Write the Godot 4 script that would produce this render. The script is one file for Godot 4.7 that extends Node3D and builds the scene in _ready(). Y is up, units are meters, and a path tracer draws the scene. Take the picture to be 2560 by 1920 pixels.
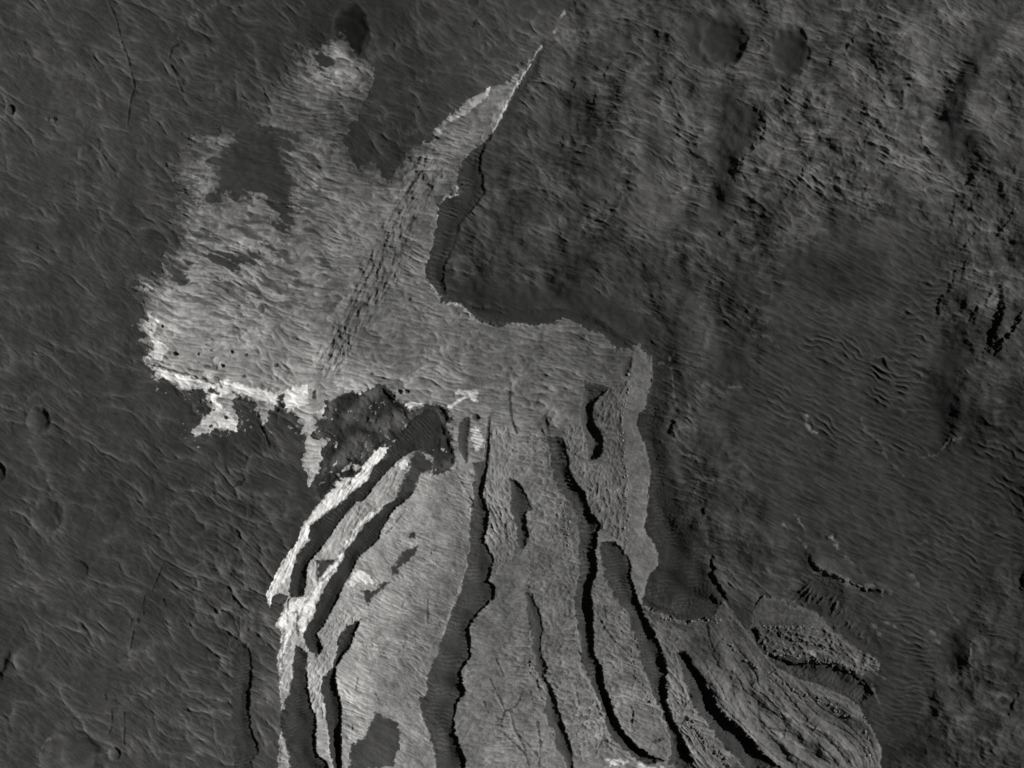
extends Node3D
# A canyon-cut fan of pale layered rock on a dark desert plain, seen from straight above. 1 unit = 1 m, +x east, +z south.

const S := 0.8
const NX := 1316
const NZ := 996
const X0 := -526.0
const Z0 := -398.0
const N := NX * NZ

var H := PackedFloat32Array()      # height of the land
var A := PackedFloat32Array()      # reflectance
var ID := PackedInt32Array()       # which object a cell belongs to
var NV := PackedVector3Array()
var lay_pale := PackedFloat32Array()
var lay_debris := PackedFloat32Array()
var lay_dark := PackedFloat32Array()
var lay_white := PackedFloat32Array()
var lay_groove := PackedFloat32Array()
var lay_east := PackedFloat32Array()
var lay_dune := PackedFloat32Array()
var lay_lobe := PackedFloat32Array()
var lay_lobe_d := PackedFloat32Array()
var lay_lobe_s := PackedFloat32Array()
var lay_brilliant := PackedFloat32Array()
var lay_smooth := PackedFloat32Array()
var lay_hummock := PackedFloat32Array()
var zone_ground := PackedInt32Array()
var zone_pale := PackedInt32Array()
var zone_dark := PackedInt32Array()
var tone_pale := PackedFloat32Array()
var tone_ground := PackedFloat32Array()
const TW := 109
const TH := 84
var nA := FastNoiseLite.new()
var nF := FastNoiseLite.new()
var nC := FastNoiseLite.new()
var nR := FastNoiseLite.new()
var zp := {}                       # look of each rock zone: grain angle, length, width, wave height, vein height, crest highlight put into the colour
var ids: Array = []                # [object key, part name]
var things := {}                   # key -> {name, label, category, kind, group}
var rows_out: Array = []
var lock := Mutex.new()
var rock: StandardMaterial3D
var sand: StandardMaterial3D
var used := {}

class Field:
	var x0 := 0
	var y0 := 0
	var w := 0
	var h := 0
	var d := PackedFloat32Array()
	var s := PackedFloat32Array()
	var side := PackedFloat32Array()

func _ready() -> void:
	var cam := Camera3D.new()
	cam.name = "camera"
	cam.position = Vector3(0, 2400, 0)
	cam.rotation_degrees = Vector3(-90, 0, 0)
	cam.fov = rad_to_deg(2.0 * atan(384.0 / 2400.0))
	cam.near = 5.0
	cam.far = 9000.0
	add_child(cam)
	cam.current = true
	var env := Environment.new()
	env.background_mode = Environment.BG_SKY
	var skym := ProceduralSkyMaterial.new()
	skym.sky_top_color = Color(0.20, 0.20, 0.20)
	skym.sky_horizon_color = Color(0.32, 0.32, 0.32)
	skym.ground_bottom_color = Color(0.10, 0.10, 0.10)
	skym.ground_horizon_color = Color(0.22, 0.22, 0.22)
	var sky := Sky.new()
	sky.sky_material = skym
	env.sky = sky
	env.tonemap_mode = Environment.TONE_MAPPER_LINEAR
	env.tonemap_exposure = 1.0
	env.sdfgi_enabled = true
	env.ssao_enabled = true
	env.ssil_enabled = true
	var we := WorldEnvironment.new()
	we.name = "world_environment"
	we.environment = env
	add_child(we)
	var sun := DirectionalLight3D.new()
	sun.name = "sun"
	sun.light_energy = 1.6
	sun.light_color = Color(1.0, 0.995, 0.985)
	sun.light_angular_distance = 0.5
	sun.shadow_enabled = true
	var el := deg_to_rad(33.0)
	var az := deg_to_rad(-20.0)     # north of east
	var to_sun := Vector3(cos(el) * cos(az), sin(el), cos(el) * sin(az))
	sun.look_at_from_position(Vector3.ZERO, -to_sun, Vector3.UP)
	add_child(sun)

	var t0 := Time.get_ticks_msec()
	_noises()
	_materials()
	_blank()
	_register()
	_outlines()
	_tones()
	print("layers ", Time.get_ticks_msec() - t0)
	_land()
	print("land ", Time.get_ticks_msec() - t0)
	_details()
	print("details ", Time.get_ticks_msec() - t0)
	_bend()
	_build()
	print("meshes ", Time.get_ticks_msec() - t0)
	_outer()
	_boulders()
	print("done ", Time.get_ticks_msec() - t0)

func _noises() -> void:
	nA.noise_type = FastNoiseLite.TYPE_SIMPLEX_SMOOTH
	nA.fractal_type = FastNoiseLite.FRACTAL_NONE
	nA.frequency = 1.0
	nA.seed = 11
	nF.noise_type = FastNoiseLite.TYPE_SIMPLEX_SMOOTH
	nF.fractal_type = FastNoiseLite.FRACTAL_FBM
	nF.fractal_octaves = 4
	nF.frequency = 1.0
	nF.seed = 23
	nR.noise_type = FastNoiseLite.TYPE_SIMPLEX_SMOOTH
	nR.fractal_type = FastNoiseLite.FRACTAL_RIDGED
	nR.fractal_octaves = 3
	nR.fractal_gain = 0.45
	nR.frequency = 1.0
	nR.seed = 31
	nC.noise_type = FastNoiseLite.TYPE_CELLULAR
	nC.cellular_return_type = FastNoiseLite.RETURN_DISTANCE2_SUB
	nC.frequency = 1.0
	nC.seed = 5

func _mat(bump: float, freq: float) -> StandardMaterial3D:
	var m := StandardMaterial3D.new()
	m.vertex_color_use_as_albedo = true
	m.roughness = 1.0
	m.metallic_specular = 0.1
	var n := FastNoiseLite.new()
	n.noise_type = FastNoiseLite.TYPE_SIMPLEX
	n.frequency = freq
	n.fractal_octaves = 4
	n.seed = 7
	var tx := NoiseTexture2D.new()
	tx.width = 512
	tx.height = 512
	tx.seamless = true
	tx.as_normal_map = true
	tx.bump_strength = bump
	tx.noise = n
	m.normal_enabled = true
	m.normal_texture = tx
	m.normal_scale = 0.5
	m.uv1_triplanar = true
	m.uv1_world_triplanar = true
	m.uv1_scale = Vector3(1, 1, 1) / 37.0
	return m

func _materials() -> void:
	rock = _mat(5.0, 0.04)
	sand = _mat(1.6, 0.06)

func _blank() -> void:
	for a in [H, A]:
		pass
	H.resize(N); A.resize(N); ID.resize(N); NV.resize(N)
	lay_pale.resize(N); lay_pale.fill(-40.0)
	lay_debris.resize(N); lay_debris.fill(-40.0)
	lay_dark.resize(N); lay_dark.fill(-40.0)
	lay_white.resize(N); lay_white.fill(-40.0)
	lay_groove.resize(N); lay_groove.fill(-40.0)
	lay_east.resize(N); lay_east.fill(-60.0)
	lay_dune.resize(N); lay_dune.fill(-40.0)
	lay_lobe.resize(N); lay_lobe.fill(-40.0)
	lay_hummock.resize(N)
	lay_lobe_d.resize(N)
	lay_lobe_s.resize(N)
	lay_brilliant.resize(N); lay_brilliant.fill(-40.0)
	lay_smooth.resize(N); lay_smooth.fill(-40.0)
	zone_ground.resize(N); zone_pale.resize(N); zone_dark.resize(N); zone_dark.fill(-1)

# ---------------------------------------------------------------- measuring outlines
func pts(a: Array) -> PackedVector2Array:
	var p := PackedVector2Array()
	for i in range(0, a.size(), 2):
		p.append(Vector2(a[i], a[i + 1]))
	return p

func measure(p: PackedVector2Array, closed: bool, reach: float) -> Field:
	var f := Field.new()
	var lo := p[0]
	var hi := p[0]
	for q in p:
		lo = lo.min(q)
		hi = hi.max(q)
	f.x0 = maxi(0, int(floor((lo.x - reach - X0) / S)))
	f.y0 = maxi(0, int(floor((lo.y - reach - Z0) / S)))
	f.w = mini(NX - 1, int(ceil((hi.x + reach - X0) / S))) - f.x0 + 1
	f.h = mini(NZ - 1, int(ceil((hi.y + reach - Z0) / S))) - f.y0 + 1
	if f.w < 1 or f.h < 1:
		f.w = 0
		f.h = 0
		return f
	f.d.resize(f.w * f.h)
	f.d.fill(reach)
	f.s.resize(f.w * f.h)
	f.side.resize(f.w * f.h)
	var run := 0.0
	var n := p.size() if closed else p.size() - 1
	for i in n:
		var a := p[i]
		var b := p[(i + 1) % p.size()]
		var ab := b - a
		var l := ab.length()
		if l < 0.01:
			continue
		var ux := ab.x / l
		var uy := ab.y / l
		var xa := maxi(f.x0, int(floor((minf(a.x, b.x) - reach - X0) / S)))
		var xb := mini(f.x0 + f.w - 1, int(ceil((maxf(a.x, b.x) + reach - X0) / S)))
		var ya := maxi(f.y0, int(floor((minf(a.y, b.y) - reach - Z0) / S)))
		var yb := mini(f.y0 + f.h - 1, int(ceil((maxf(a.y, b.y) + reach - Z0) / S)))
		for y in range(ya, yb + 1):
			var dy := y * S + Z0 - a.y
			var at := (y - f.y0) * f.w - f.x0
			for x in range(xa, xb + 1):
				var dx := x * S + X0 - a.x
				var along := dx * ux + dy * uy
				var across := dy * ux - dx * uy
				var dd := absf(across)
				if along < 0.0:
					dd = sqrt(dx * dx + dy * dy)
				elif along > l:
					dd = sqrt((along - l) * (along - l) + across * across)
				if dd < f.d[at + x]:
					f.d[at + x] = dd
					f.s[at + x] = run + along
					f.side[at + x] = across
		run += l
	return f

func inside(p: PackedVector2Array, f: Field) -> PackedByteArray:
	var m := PackedByteArray()
	m.resize(f.w * f.h)
	var n := p.size()
	for y in f.h:
		var zz := (y + f.y0) * S + Z0 + 0.001
		var cross := PackedFloat32Array()
		for i in n:
			var a := p[i]
			var b := p[(i + 1) % n]
			if (a.y > zz) != (b.y > zz):
				cross.append(a.x + (zz - a.y) / (b.y - a.y) * (b.x - a.x))
		cross.sort()
		for k in range(0, cross.size() - 1, 2):
			for x in range(maxi(f.x0, int(ceil((cross[k] - X0) / S))), mini(f.x0 + f.w - 1, int(floor((cross[k + 1] - X0) / S))) + 1):
				m[y * f.w + x - f.x0] = 1
	return m

func bands(a: Array, reach: float) -> void:   # how far from, and how far along, a guiding line
	var f := measure(pts(a), false, reach)
	for y in f.h:
		for x in f.w:
			var g := (y + f.y0) * NX + x + f.x0
			lay_lobe_d[g] = f.d[y * f.w + x]
			lay_lobe_s[g] = f.s[y * f.w + x]

func spread(layer: PackedFloat32Array, a: Array, reach: float) -> void:   # signed distance, + inside, the largest wins
	var p := pts(a)
	var f := measure(p, true, reach)
	var m := inside(p, f)
	for y in f.h:
		for x in f.w:
			var k := y * f.w + x
			var v := f.d[k] if m[k] else -f.d[k]
			var g := (y + f.y0) * NX + x + f.x0
			if v > layer[g]:
				layer[g] = v

func hummocks(k: float, a: Array) -> void:
	var p := pts(a)
	var f := measure(p, true, 20.0)
	var m := inside(p, f)
	for y in f.h:
		for x in f.w:
			var i := y * f.w + x
			var v := k * sm(((f.d[i] if m[i] else -f.d[i]) + 20.0) / 40.0)
			var g := (y + f.y0) * NX + x + f.x0
			lay_hummock[g] = maxf(lay_hummock[g], v)

func zone(layer: PackedInt32Array, a: Array, id: int) -> void:
	var p := pts(a)
	var f := measure(p, true, 1.0)
	var m := inside(p, f)
	for y in f.h:
		for x in f.w:
			if m[y * f.w + x]:
				layer[(y + f.y0) * NX + x + f.x0] = id

func sm(a: float) -> float:
	a = clampf(a, 0.0, 1.0)
	return a * a * (3.0 - 2.0 * a)

func new_id(key: String, part: String) -> int:
	ids.append([key, part])
	return ids.size() - 1

func thing(key: String, called: String, label: String, category: String, group := "", kind := "") -> void:
	things[key] = {"name": called, "label": label, "category": category, "group": group, "kind": kind}

# ---------------------------------------------------------------- what stands where
var id_plain := 0
var id_upland := 0
var id_dunes := 0
var id_shelf := 0
var id_debris := 0

func _register() -> void:
	thing("plain", "plain", "dark wind-streaked desert plain along the whole west side", "plain", "", "structure")
	thing("upland", "terrain", "dark hummocky rocky ground across the northeast and east", "terrain", "", "structure")
	thing("dunefield", "sand_plain", "dark rippled sand plain east of the fan", "sand plain", "", "structure")
	id_plain = new_id("plain", "surface")
	id_upland = new_id("upland", "surface")
	id_dunes = new_id("dunefield", "surface")
	zone_ground.fill(id_plain)
	thing("shelf", "rock_shelf", "broad pale wind-scalloped rock shelf west of the dark northeast ground", "rock shelf", "")
	zp[3] = [0.996, 0.087, 44.0, 16, 1.3, 0.176, 1.5, 0]
	zone_pale.fill(new_id("shelf", "surface"))
	thing("spur", "rock_ridge", "straight bright knife-edge rock ridge running north from the pale spur", "rock ridge", "rock ridges of the pale fan")
	zp[4] = [0.500, -0.866, 30.0, 8, 0.87, 0.33, 1.015, 0]
	zone(zone_pale, [29.8,-339.2,22.1,-325.4,6.7,-297.6,-4.1,-279.1,-14.9,-257.5,-19.6,-251.3,-27.3,-242,-35,-242,-24.2,-257.5,-10.3,-277.5,0.5,-297.6,8.2,-309.9], new_id("spur", "surface"))
	thing("ridge_broad", "rock_ridge", "widest pale rock ridge of the fan, grey streaked, west of the long sinuous trough", "rock ridge", "rock ridges of the pale fan")
	zp[5] = [0.914, 0.407, 34.0, 8, 0.58, 0.242, 1.595, 0.03]
	zone(zone_pale, [-58.5,84.5,-39,117.1,-33.6,156,-33.6,156,-44.4,221.1,-71.6,286.2,-82.4,336,-78.2,374.9,-75.1,390.3,-180.1,390.3,-173.9,328.6,-175.7,307.9,-180.1,286.2,-158.4,253.6,-152.9,232,-186.6,242.8,-195.2,253.6,-180.1,210.2,-158.4,177.7,-136.6,156,-131.2,149.6,-104.1,117.1,-93.2,93.2], new_id("ridge_broad", "surface"))
	thing("ridge_centre", "rock_ridge", "pale cracked rock ridge at the bottom centre with branching fissures", "rock ridge", "rock ridges of the pale fan")
	zp[6] = [0.993, -0.122, 34.0, 11, 0.957, 0.22, 1.16, 0.036]
	zone(zone_pale, [-16.5,192.8,15.9,178.9,17.5,205.2,17.5,236,22.1,282.3,32.9,328.6,45.2,359.5,60.7,387.3,-53.5,387.3,-59.7,334.8,-47.3,297.8,-41.2,251.5,-22.7,214.4], new_id("ridge_centre", "surface"))
	thing("ridge_slim", "rock_ridge", "slim pale rock ridge tapering between the lens of sand and the central trough", "rock ridge", "rock ridges of the pale fan")
	zp[7] = [0.259, 0.966, 26.0, 9, 0.87, 0.55, 1.16, 0]
	zone(zone_pale, [-22.7,41.8,-1,41.8,-2.6,95.8,6.7,128,3.6,128,11.3,165,-4.1,178.9,-16.5,189.7,-24.2,166.6,-24.2,137.3,-28.8,128,-31.9,100.4], new_id("ridge_slim", "surface"))
	thing("ridge_inner", "rock_ridge", "long pale rock ridge between the thin dark valley and the deep curving trough", "rock ridge", "rock ridges of the pale fan")
	zp[8] = [0.996, -0.087, 24.0, 11, 0.87, 0.495, 1.305, 0.04]
	zone(zone_pale, [17.5,205.2,17.5,166.6,19,137.3,15.9,118.9,2,95.8,0.5,54.1,29.8,44.8,42.2,88,69.9,128,66.9,158.9,63.8,226.8,69.9,282.3,91.5,336.3,100.8,356.4,91.5,378,66.9,378,45.2,344,26.7,290], new_id("ridge_inner", "surface"))
	thing("ridge_crumbling", "rock_ridge", "crumbling grey rock ridge beside the talus slope with a black curved hollow", "rock ridge", "rock ridges of the pale fan")
	zp[9] = [-0.174, 0.985, 24.0, 9, 0.87, 0.66, 1.16, 0]
	zone(zone_pale, [54.5,44.8,74.6,41.8,79.2,80.3,91.5,80.3,88.5,54.1,85.4,26.3,97.7,4.7,117.8,-4.5,110.1,34,114.7,80.3,115.5,128,117,128,114.7,158.9,120.9,180.5,103.9,155.8,88.5,143.4,76.1,121.8,76.1,103.5,57.6,88], new_id("ridge_crumbling", "surface"))
	thing("ridge_bent", "rock_ridge", "bent pale rock ridge with blocky bright southern tip", "rock ridge", "rock ridges of the pale fan")
	zp[10] = [0.940, 0.342, 30.0, 10, 0.87, 0.462, 1.305, 0.05]
	zone(zone_pale, [82.3,189.7,91.5,166.6,107,214.4,122.4,251.5,137.8,305.5,156.4,351.8,153.3,378,116.2,350.2,97.7,313.2,82.3,266.9], new_id("ridge_bent", "surface"))
	thing("ridge_strip", "rock_ridge", "narrow grey rock strip between two black-shadowed cliffs in the southeast", "rock ridge", "rock ridges of the pale fan")
	zp[11] = [0.500, 0.866, 20.0, 9, 0.87, 0.55, 0.87, 0.06]
	zone(zone_pale, [144,248.4,165.6,260.7,170.4,282.3,179.7,313.2,165.8,336.3,159.4,336.3,153.3,297.8], new_id("ridge_strip", "surface"))
	thing("ridge_low", "rock_ridge", "lowest striped rock ridge at the bottom edge below the big lobe", "rock ridge", "rock ridges of the pale fan")
	zp[12] = [0.669, 0.743, 60.0, 7, 1.45, 0.55, 1.305, 0]
	zone(zone_pale, [173.5,334.8,185.8,344,216.7,381.1,213.6,387.3,188.9,387.3,170.4,368.7,164.2,350.2], new_id("ridge_low", "surface"))
	thing("lobe", "rock_lobe", "big rounded grey rock lobe with curved layers in the southeast", "rock lobe", "")
	zp[13] = [0.755, 0.656, 46.0, 11, 0.435, 0.44, 1.015, 0.05]
	zone(zone_pale, [130.1,220.6,145.6,226.8,161,234.5,170.4,237.6,199.7,234.5,215.2,214.4,226,236,244.5,260.7,263,276.1,287.7,294.7,334,311.6,349.4,324,369.5,359.5,369.5,387.3,263,387.3,224.4,351.8,201.3,317.8,175,271.5,161.1,260.7,142.6,245.3], new_id("lobe", "surface"))
	thing("ridge_second", "rock_ridge", "bright layered rock ridge between the two ribbed northwest troughs", "rock ridge", "rock ridges of the pale fan")
	zp[14] = [-0.469, 0.883, 40.0, 8, 0.652, 0.44, 1.16, 0]
	zone(zone_pale, [-117.1,75.8,-104.1,89.9,-111.7,122.5,-147.5,156,-169.2,188.5,-195.2,234.1,-201.8,264.5,-210.4,275.4,-214.8,291.6,-234.3,313.3,-239.7,242.8,-210.4,199.4,-188.7,156,-199.6,153.9,-158.4,117.1,-131.2,89.9], new_id("ridge_second", "surface"))
	thing("ridge_third", "rock_ridge", "bright tongue-shaped rock ridge east of the second ribbed trough", "rock ridge", "rock ridges of the pale fan")
	zp[15] = [-0.342, 0.940, 24.0, 9, 0.87, 0.385, 1.16, 0]
	zone(zone_pale, [-190.9,238.5,-158.4,225.4,-151.8,234.1,-164.9,260.2,-176.8,286.2,-182.2,297,-180.1,336,-195.2,336,-206.1,302.5,-205,280.8,-190.9,264.5,-195.2,251.5], new_id("ridge_third", "surface"))
	thing("ridge_west", "rock_ridge", "thin brilliant white rock ridge forming the western edge of the fan", "rock ridge", "rock ridges of the pale fan")
	zp[16] = [-0.469, 0.883, 40.0, 8, 1.015, 0.33, 0.87, 0]
	zone(zone_pale, [-119.3,60.6,-126.9,59.5,-160.5,93.2,-190.9,116,-214.8,156,-230,172.3,-249.5,210.2,-243,227.6,-220.2,216.8,-212.6,188.5,-195.2,156,-203.9,156,-180.1,132.2,-147.5,106.2,-123.6,79.1], new_id("ridge_west", "surface"))
	thing("apron_grey", "rubble_apron", "smooth grey rubble apron north of the ragged mesa", "rubble apron", "")
	zp[17] = [1.000, 0.000, 20.0, 14, 0.435, 0.385, 0.725, 0]
	zone(zone_pale, [242.9,220.6,250.6,212.1,269.2,214.4,278.4,222.1,300,225.2,321.6,242.2,340.2,262.3,324.7,251.5,313.9,244.5,287.7,242.2,244.5,243], new_id("apron_grey", "surface"))
	thing("mesa", "mesa", "ragged grey mesa with bouldery black-shadowed south face", "mesa", "")
	zp[18] = [0.940, 0.342, 24.0, 10, 1.3, 1.1, 0.6, 0.08]
	zone(zone_pale, [246,243.7,256.8,245.3,278.4,244.5,287.7,243,298.5,243.7,313.9,245.3,324.7,251.5,334,262.3,347.9,268.4,361.8,271.5,367.2,279.2,366.4,286.9,349.4,291.6,340.2,289.3,329.3,282.3,312.4,276.9,298.5,272.3,290.8,276.1,278.4,273.1,269.2,270,263,269.2,256.8,263.8,250.6,256.1], new_id("mesa", "surface"))
	thing("talus", "talus_slope", "smooth light grey talus slope falling east from a pebbly crest", "talus slope", "")
	zp[19] = [1.000, 0.000, 16.0, 8, 0.28, 0.242, 0.5, 0]
	zone(zone_pale, [120.9,-29.2,119.3,-13.8,116.2,10.9,110.1,32.5,111.6,57.2,114.7,80.3,115.5,128,117,128,114.7,158.9,120.9,178.9,119.3,189.7,122.4,205.2,130.1,220.6,134.8,197.4,139.4,189.7,147.9,178.9,144,162,131.7,143.4,136.3,128,134.8,128,136.3,111.2,139.4,88,134.8,64.9,125.5,41.8,127,29.4,133.2,26.3,139.4,3.2,140.9,-23.1,127,-41.6], new_id("talus", "surface"))
	thing("debris", "debris_hollow", "dark lumpy debris hollow cut into bright beds at the head of the ribbed troughs", "hollow")
	id_debris = new_id("debris", "surface")
	zone(zone_ground, [60.7,-407.1,29.8,-339.2,-19.6,-251.3,-31.9,-229.7,-53.5,-192.6,-73.6,-161.8,-79.8,-128,-84.4,-104.9,-33.5,-61.6,51.4,-66.3,120.9,-33.9,140.9,-23.1,127,34,139.4,88,134.8,128,147.9,178.9,130.1,220.6,170.4,237.6,215.2,214.4,238.3,248.4,269.2,271.5,369.5,282.3,334,311.6,369.5,359.5,369.5,405.8,598,446,598,-444], id_upland)
	zone(zone_ground, [324.7,-160.2,401.9,-168,423.5,-128,423.5,-97.1,425,-20,423.5,57.2,432.7,69.5,511.6,57.2,511.6,174.3,463.6,205.2,423.5,305.5,401.9,344,375.6,381.1,369.5,359.5,349.4,324,371,290,377.2,266.9,340.2,226.8,377.2,211.3,309.3,174.3,263,158.9,232.1,72.6,209,26.3,247.6,-20,263,-81.7], id_dunes)
	thing("dark_nw", "sand_drift", "largest dark sand drift streaking across the western shelf", "sand drift", "sand drifts lying on the pale rock")
	zone(zone_dark, [-257.4,-263.6,-226.5,-252.8,-198.7,-240.5,-211.1,-234.3,-226.5,-232.8,-220.3,-212.7,-220.3,-157.1,-234.2,-160.2,-226.5,-177.2,-240.4,-184.9,-283.6,-186.5,-283.6,-177.2,-300.6,-161.8,-303.7,-183.4,-296,-203.4,-308.3,-223.5,-288.2,-235.9,-280.5,-249.7], new_id("dark_nw", "surface"))
	thing("dark_nw2", "sand_drift", "small dark sand patch in the pale northern strip", "sand drift", "sand drifts lying on the pale rock")
	zone(zone_dark, [-198.7,-328.4,-183.3,-330,-180.2,-309.9,-197.2,-311.5], new_id("dark_nw2", "surface"))
	thing("dark_nw3", "sand_drift", "dark streaky sand drift on the shelf below the largest drift", "sand drift", "sand drifts lying on the pale rock")
	zone(zone_dark, [-303.7,-131.1,-241.9,-137.3,-257.4,-118.7,-280.5,-111,-297.5,-117.2], new_id("dark_nw3", "surface"))
	thing("dark_nw4", "sand_drift", "dark sand streaks at the northwestern rim of the shelf", "sand drift", "sand drifts lying on the pale rock")
	zone(zone_dark, [-343.8,-121.8,-320.6,-120.3,-329.9,-98.7,-339.2,-106.4], new_id("dark_nw4", "surface"))
	thing("dark_nw5", "sand_drift", "small blotchy dark sand patch on the white southwest beds", "sand drift", "sand drifts lying on the pale rock")
	zone(zone_dark, [-305.2,3.2,-294.4,3.2,-292.9,10.9,-303.7,10.9], new_id("dark_nw5", "surface"))
	thing("dark_nw6", "sand_drift", "ragged dark sand patch west of the bright southern shelf patch", "sand drift", "sand drifts lying on the pale rock")
	zone(zone_dark, [-324.5,7.8,-306.8,17.1,-303.7,26.3,-316,38.7,-324.5,34], new_id("dark_nw6", "surface"))
	thing("dark_nw7", "sand_drift", "small twin dark blotches on bright beds west of the debris hollow", "sand drift", "sand drifts lying on the pale rock")
	zone(zone_dark, [-235.8,9.3,-227.3,9.3,-228.1,24.8,-234.2,26.3], new_id("dark_nw7", "surface"))
	thing("dark_nw8", "sand_drift", "lone upright dark sand blot above the debris hollow", "sand drift", "sand drifts lying on the pale rock")
	zone(zone_dark, [-202.6,4.7,-196.4,6.3,-195.6,15.5,-200.3,15.5], new_id("dark_nw8", "surface"))
	thing("dark_nw9", "sand_drift", "dark sand blot at the western corner of the debris hollow", "sand drift", "sand drifts lying on the pale rock")
	zone(zone_dark, [-198.7,32.5,-186.4,34,-187.9,41.8,-197.2,43.3], new_id("dark_nw9", "surface"))
	thing("dark_nw10", "sand_drift", "dark sand band along the upper left rim of the shelf", "sand drift", "sand drifts lying on the pale rock")
	zone(zone_dark, [-320.6,-269.8,-280.5,-266.7,-252.7,-276,-240.4,-266.7,-258.9,-255.9,-283.6,-248.2,-311.4,-249.7], new_id("dark_nw10", "surface"))
	thing("dark_nw12", "sand_drift", "dark sand tongue down the right side of the largest drift", "sand drift", "sand drifts lying on the pale rock")
	zone(zone_dark, [-229.6,-235.9,-218.8,-217.3,-218.8,-155.6,-229.6,-154.1,-249.7,-184.9,-237.3,-188,-280.5,-192.6,-297.5,-160.2,-306.8,-183.4,-296,-209.6], new_id("dark_nw12", "surface"))
	thing("dark_s1", "sand_drift", "dark squarish sand patch on the broad ridge near its top", "sand drift", "sand drifts lying on the pale rock")
	zone(zone_dark, [-92.2,161.4,-99.8,173.4,-111.7,184.2,-116,192.9,-122.5,189.6,-116,174.4,-106.3,164.7], new_id("dark_s1", "surface"))
	thing("dark_s2", "sand_drift", "thin dark sand streak down the middle of the broad ridge", "sand drift", "sand drifts lying on the pale rock")
	zone(zone_dark, [-121.5,196.1,-126.9,203.7,-135.6,210.2,-143.2,221.1,-148.6,221.1,-146.4,214.6,-150.8,207,-136.6,204.8,-128,196.1], new_id("dark_s2", "surface"))
	thing("dark_s3", "sand_drift", "small dark sand patch by bright flakes on the broad ridge", "sand drift", "sand drifts lying on the pale rock")
	zone(zone_dark, [-105.2,148.5,-98.7,146.3,-94.3,149.6,-97.6,155,-104.1,155], new_id("dark_s3", "surface"))
	thing("dark_s4", "sand_drift", "dark sand patch at the bottom edge on the broad ridge", "sand drift", "sand drifts lying on the pale rock")
	zone(zone_dark, [-136.8,327.1,-113.7,337.9,-110.6,356.4,-118.3,384,-164.6,387.3,-161.5,359.5,-149.2,353.3], new_id("dark_s4", "surface"))
	thing("dark_s5", "sand_drift", "small dark sand patch above the black curved hollow", "sand drift", "sand drifts lying on the pale rock")
	zone(zone_dark, [71.5,-4.5,97.7,4.7,82.3,10.9,71.5,7.8], new_id("dark_s5", "surface"))
	thing("dark_t3head", "sand_drift", "dark blotchy sand drift at the head of the second ribbed trough", "sand drift", "sand drifts lying on the pale rock")
	zone(zone_dark, [-95.4,66.1,-78.1,76.9,-78.1,86.7,-91.1,91,-95.4,104,-104.1,116,-114.9,124.6,-116,111.6,-111.7,97.5,-103,84.5,-104.1,73.6], new_id("dark_t3head", "surface"))
	thing("grey_mid", "sand_drift", "small grey sand triangle on the bright layered ridge", "sand drift", "sand drifts lying on the pale rock")
	zone(zone_dark, [-195.2,176.6,-180.1,173.4,-175.7,176.6,-186.6,188.5,-195.2,197.2], new_id("grey_mid", "surface"))
	thing("T1", "sand_trough", "faint broad trough cut in the dark plain at the lower left", "trough", "sand troughs cut into the pale fan")
	thing("T2", "sand_trough", "northwestern ribbed sand trough beside the brilliant white ridge", "trough", "sand troughs cut into the pale fan")
	thing("T3", "sand_trough", "second ribbed sand trough with black shadowed east wall", "trough", "sand troughs cut into the pale fan")
	thing("T3b", "sand_trough", "lower sand trough fanning out to the bottom edge beneath the white ridge", "trough", "sand troughs cut into the pale fan")
	thing("T4", "sand_trough", "short dark trough between the bright tongue ridge and the broad ridge", "trough", "sand troughs cut into the pale fan")
	thing("T5", "sand_trough", "long sinuous central sand trough with a thin black shadow line", "trough", "sand troughs cut into the pale fan")
	thing("T5b", "sand_trough", "dark sand lens just east of the debris hollow", "trough", "sand troughs cut into the pale fan")
	thing("T5c", "sand_trough", "narrow dark slot feeding the long sinuous trough", "trough", "sand troughs cut into the pale fan")
	thing("T6", "sand_trough", "short ribbed trough ending in dark rubble on the fan", "trough", "sand troughs cut into the pale fan")
	thing("T6b", "sand_trough", "hairline dark slot hanging from a round pit", "trough", "sand troughs cut into the pale fan")
	thing("T7", "sand_trough", "slim dark valley starting midway down the fan", "trough", "sand troughs cut into the pale fan")
	thing("T8", "sand_trough", "deep curving trough with large ribs and a wide black shadow", "trough", "sand troughs cut into the pale fan")
	thing("T8a", "sand_trough", "short shallow grey groove above the deep curving trough", "trough", "sand troughs cut into the pale fan")
	thing("T9", "sand_trough", "black crescent hollow near the top of the talus crest", "trough", "sand troughs cut into the pale fan")
	thing("T9b", "sand_trough", "small sandy hollow by the northern end of the talus", "trough", "sand troughs cut into the pale fan")
	thing("T10", "sand_trough", "deep trough with the widest black shadow, east of the bent ridge", "trough", "sand troughs cut into the pale fan")
	thing("T11", "sand_trough", "trough under the toothed black cliff of the southeast lobe", "trough", "sand troughs cut into the pale fan")
	thing("T12", "sand_trough", "short trough in the bottom right of the fan next to the lowest ridge", "trough", "sand troughs cut into the pale fan")
	thing("T13", "sand_trough", "rippled trough under the south face of the ragged mesa", "trough", "sand troughs cut into the pale fan")
	thing("T13n", "sand_trough", "banded dune valley north of the ragged mesa", "trough", "sand troughs cut into the pale fan")
	thing("T14", "sand_trough", "wide dark rippled trough along the foot of the talus slope", "trough", "sand troughs cut into the pale fan")
	thing("T0", "sand_trough", "ribbed sand trough under the bright edge of the pale spur", "trough", "sand troughs cut into the pale fan")
	thing("T0s", "sand_trough", "dark sand chute at the foot of the knife-edge ridge", "trough", "sand troughs cut into the pale fan")
	thing("T0n", "sand_trough", "smooth dark sand trough along the northern edge of the shelf", "trough", "sand troughs cut into the pale fan")
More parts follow.
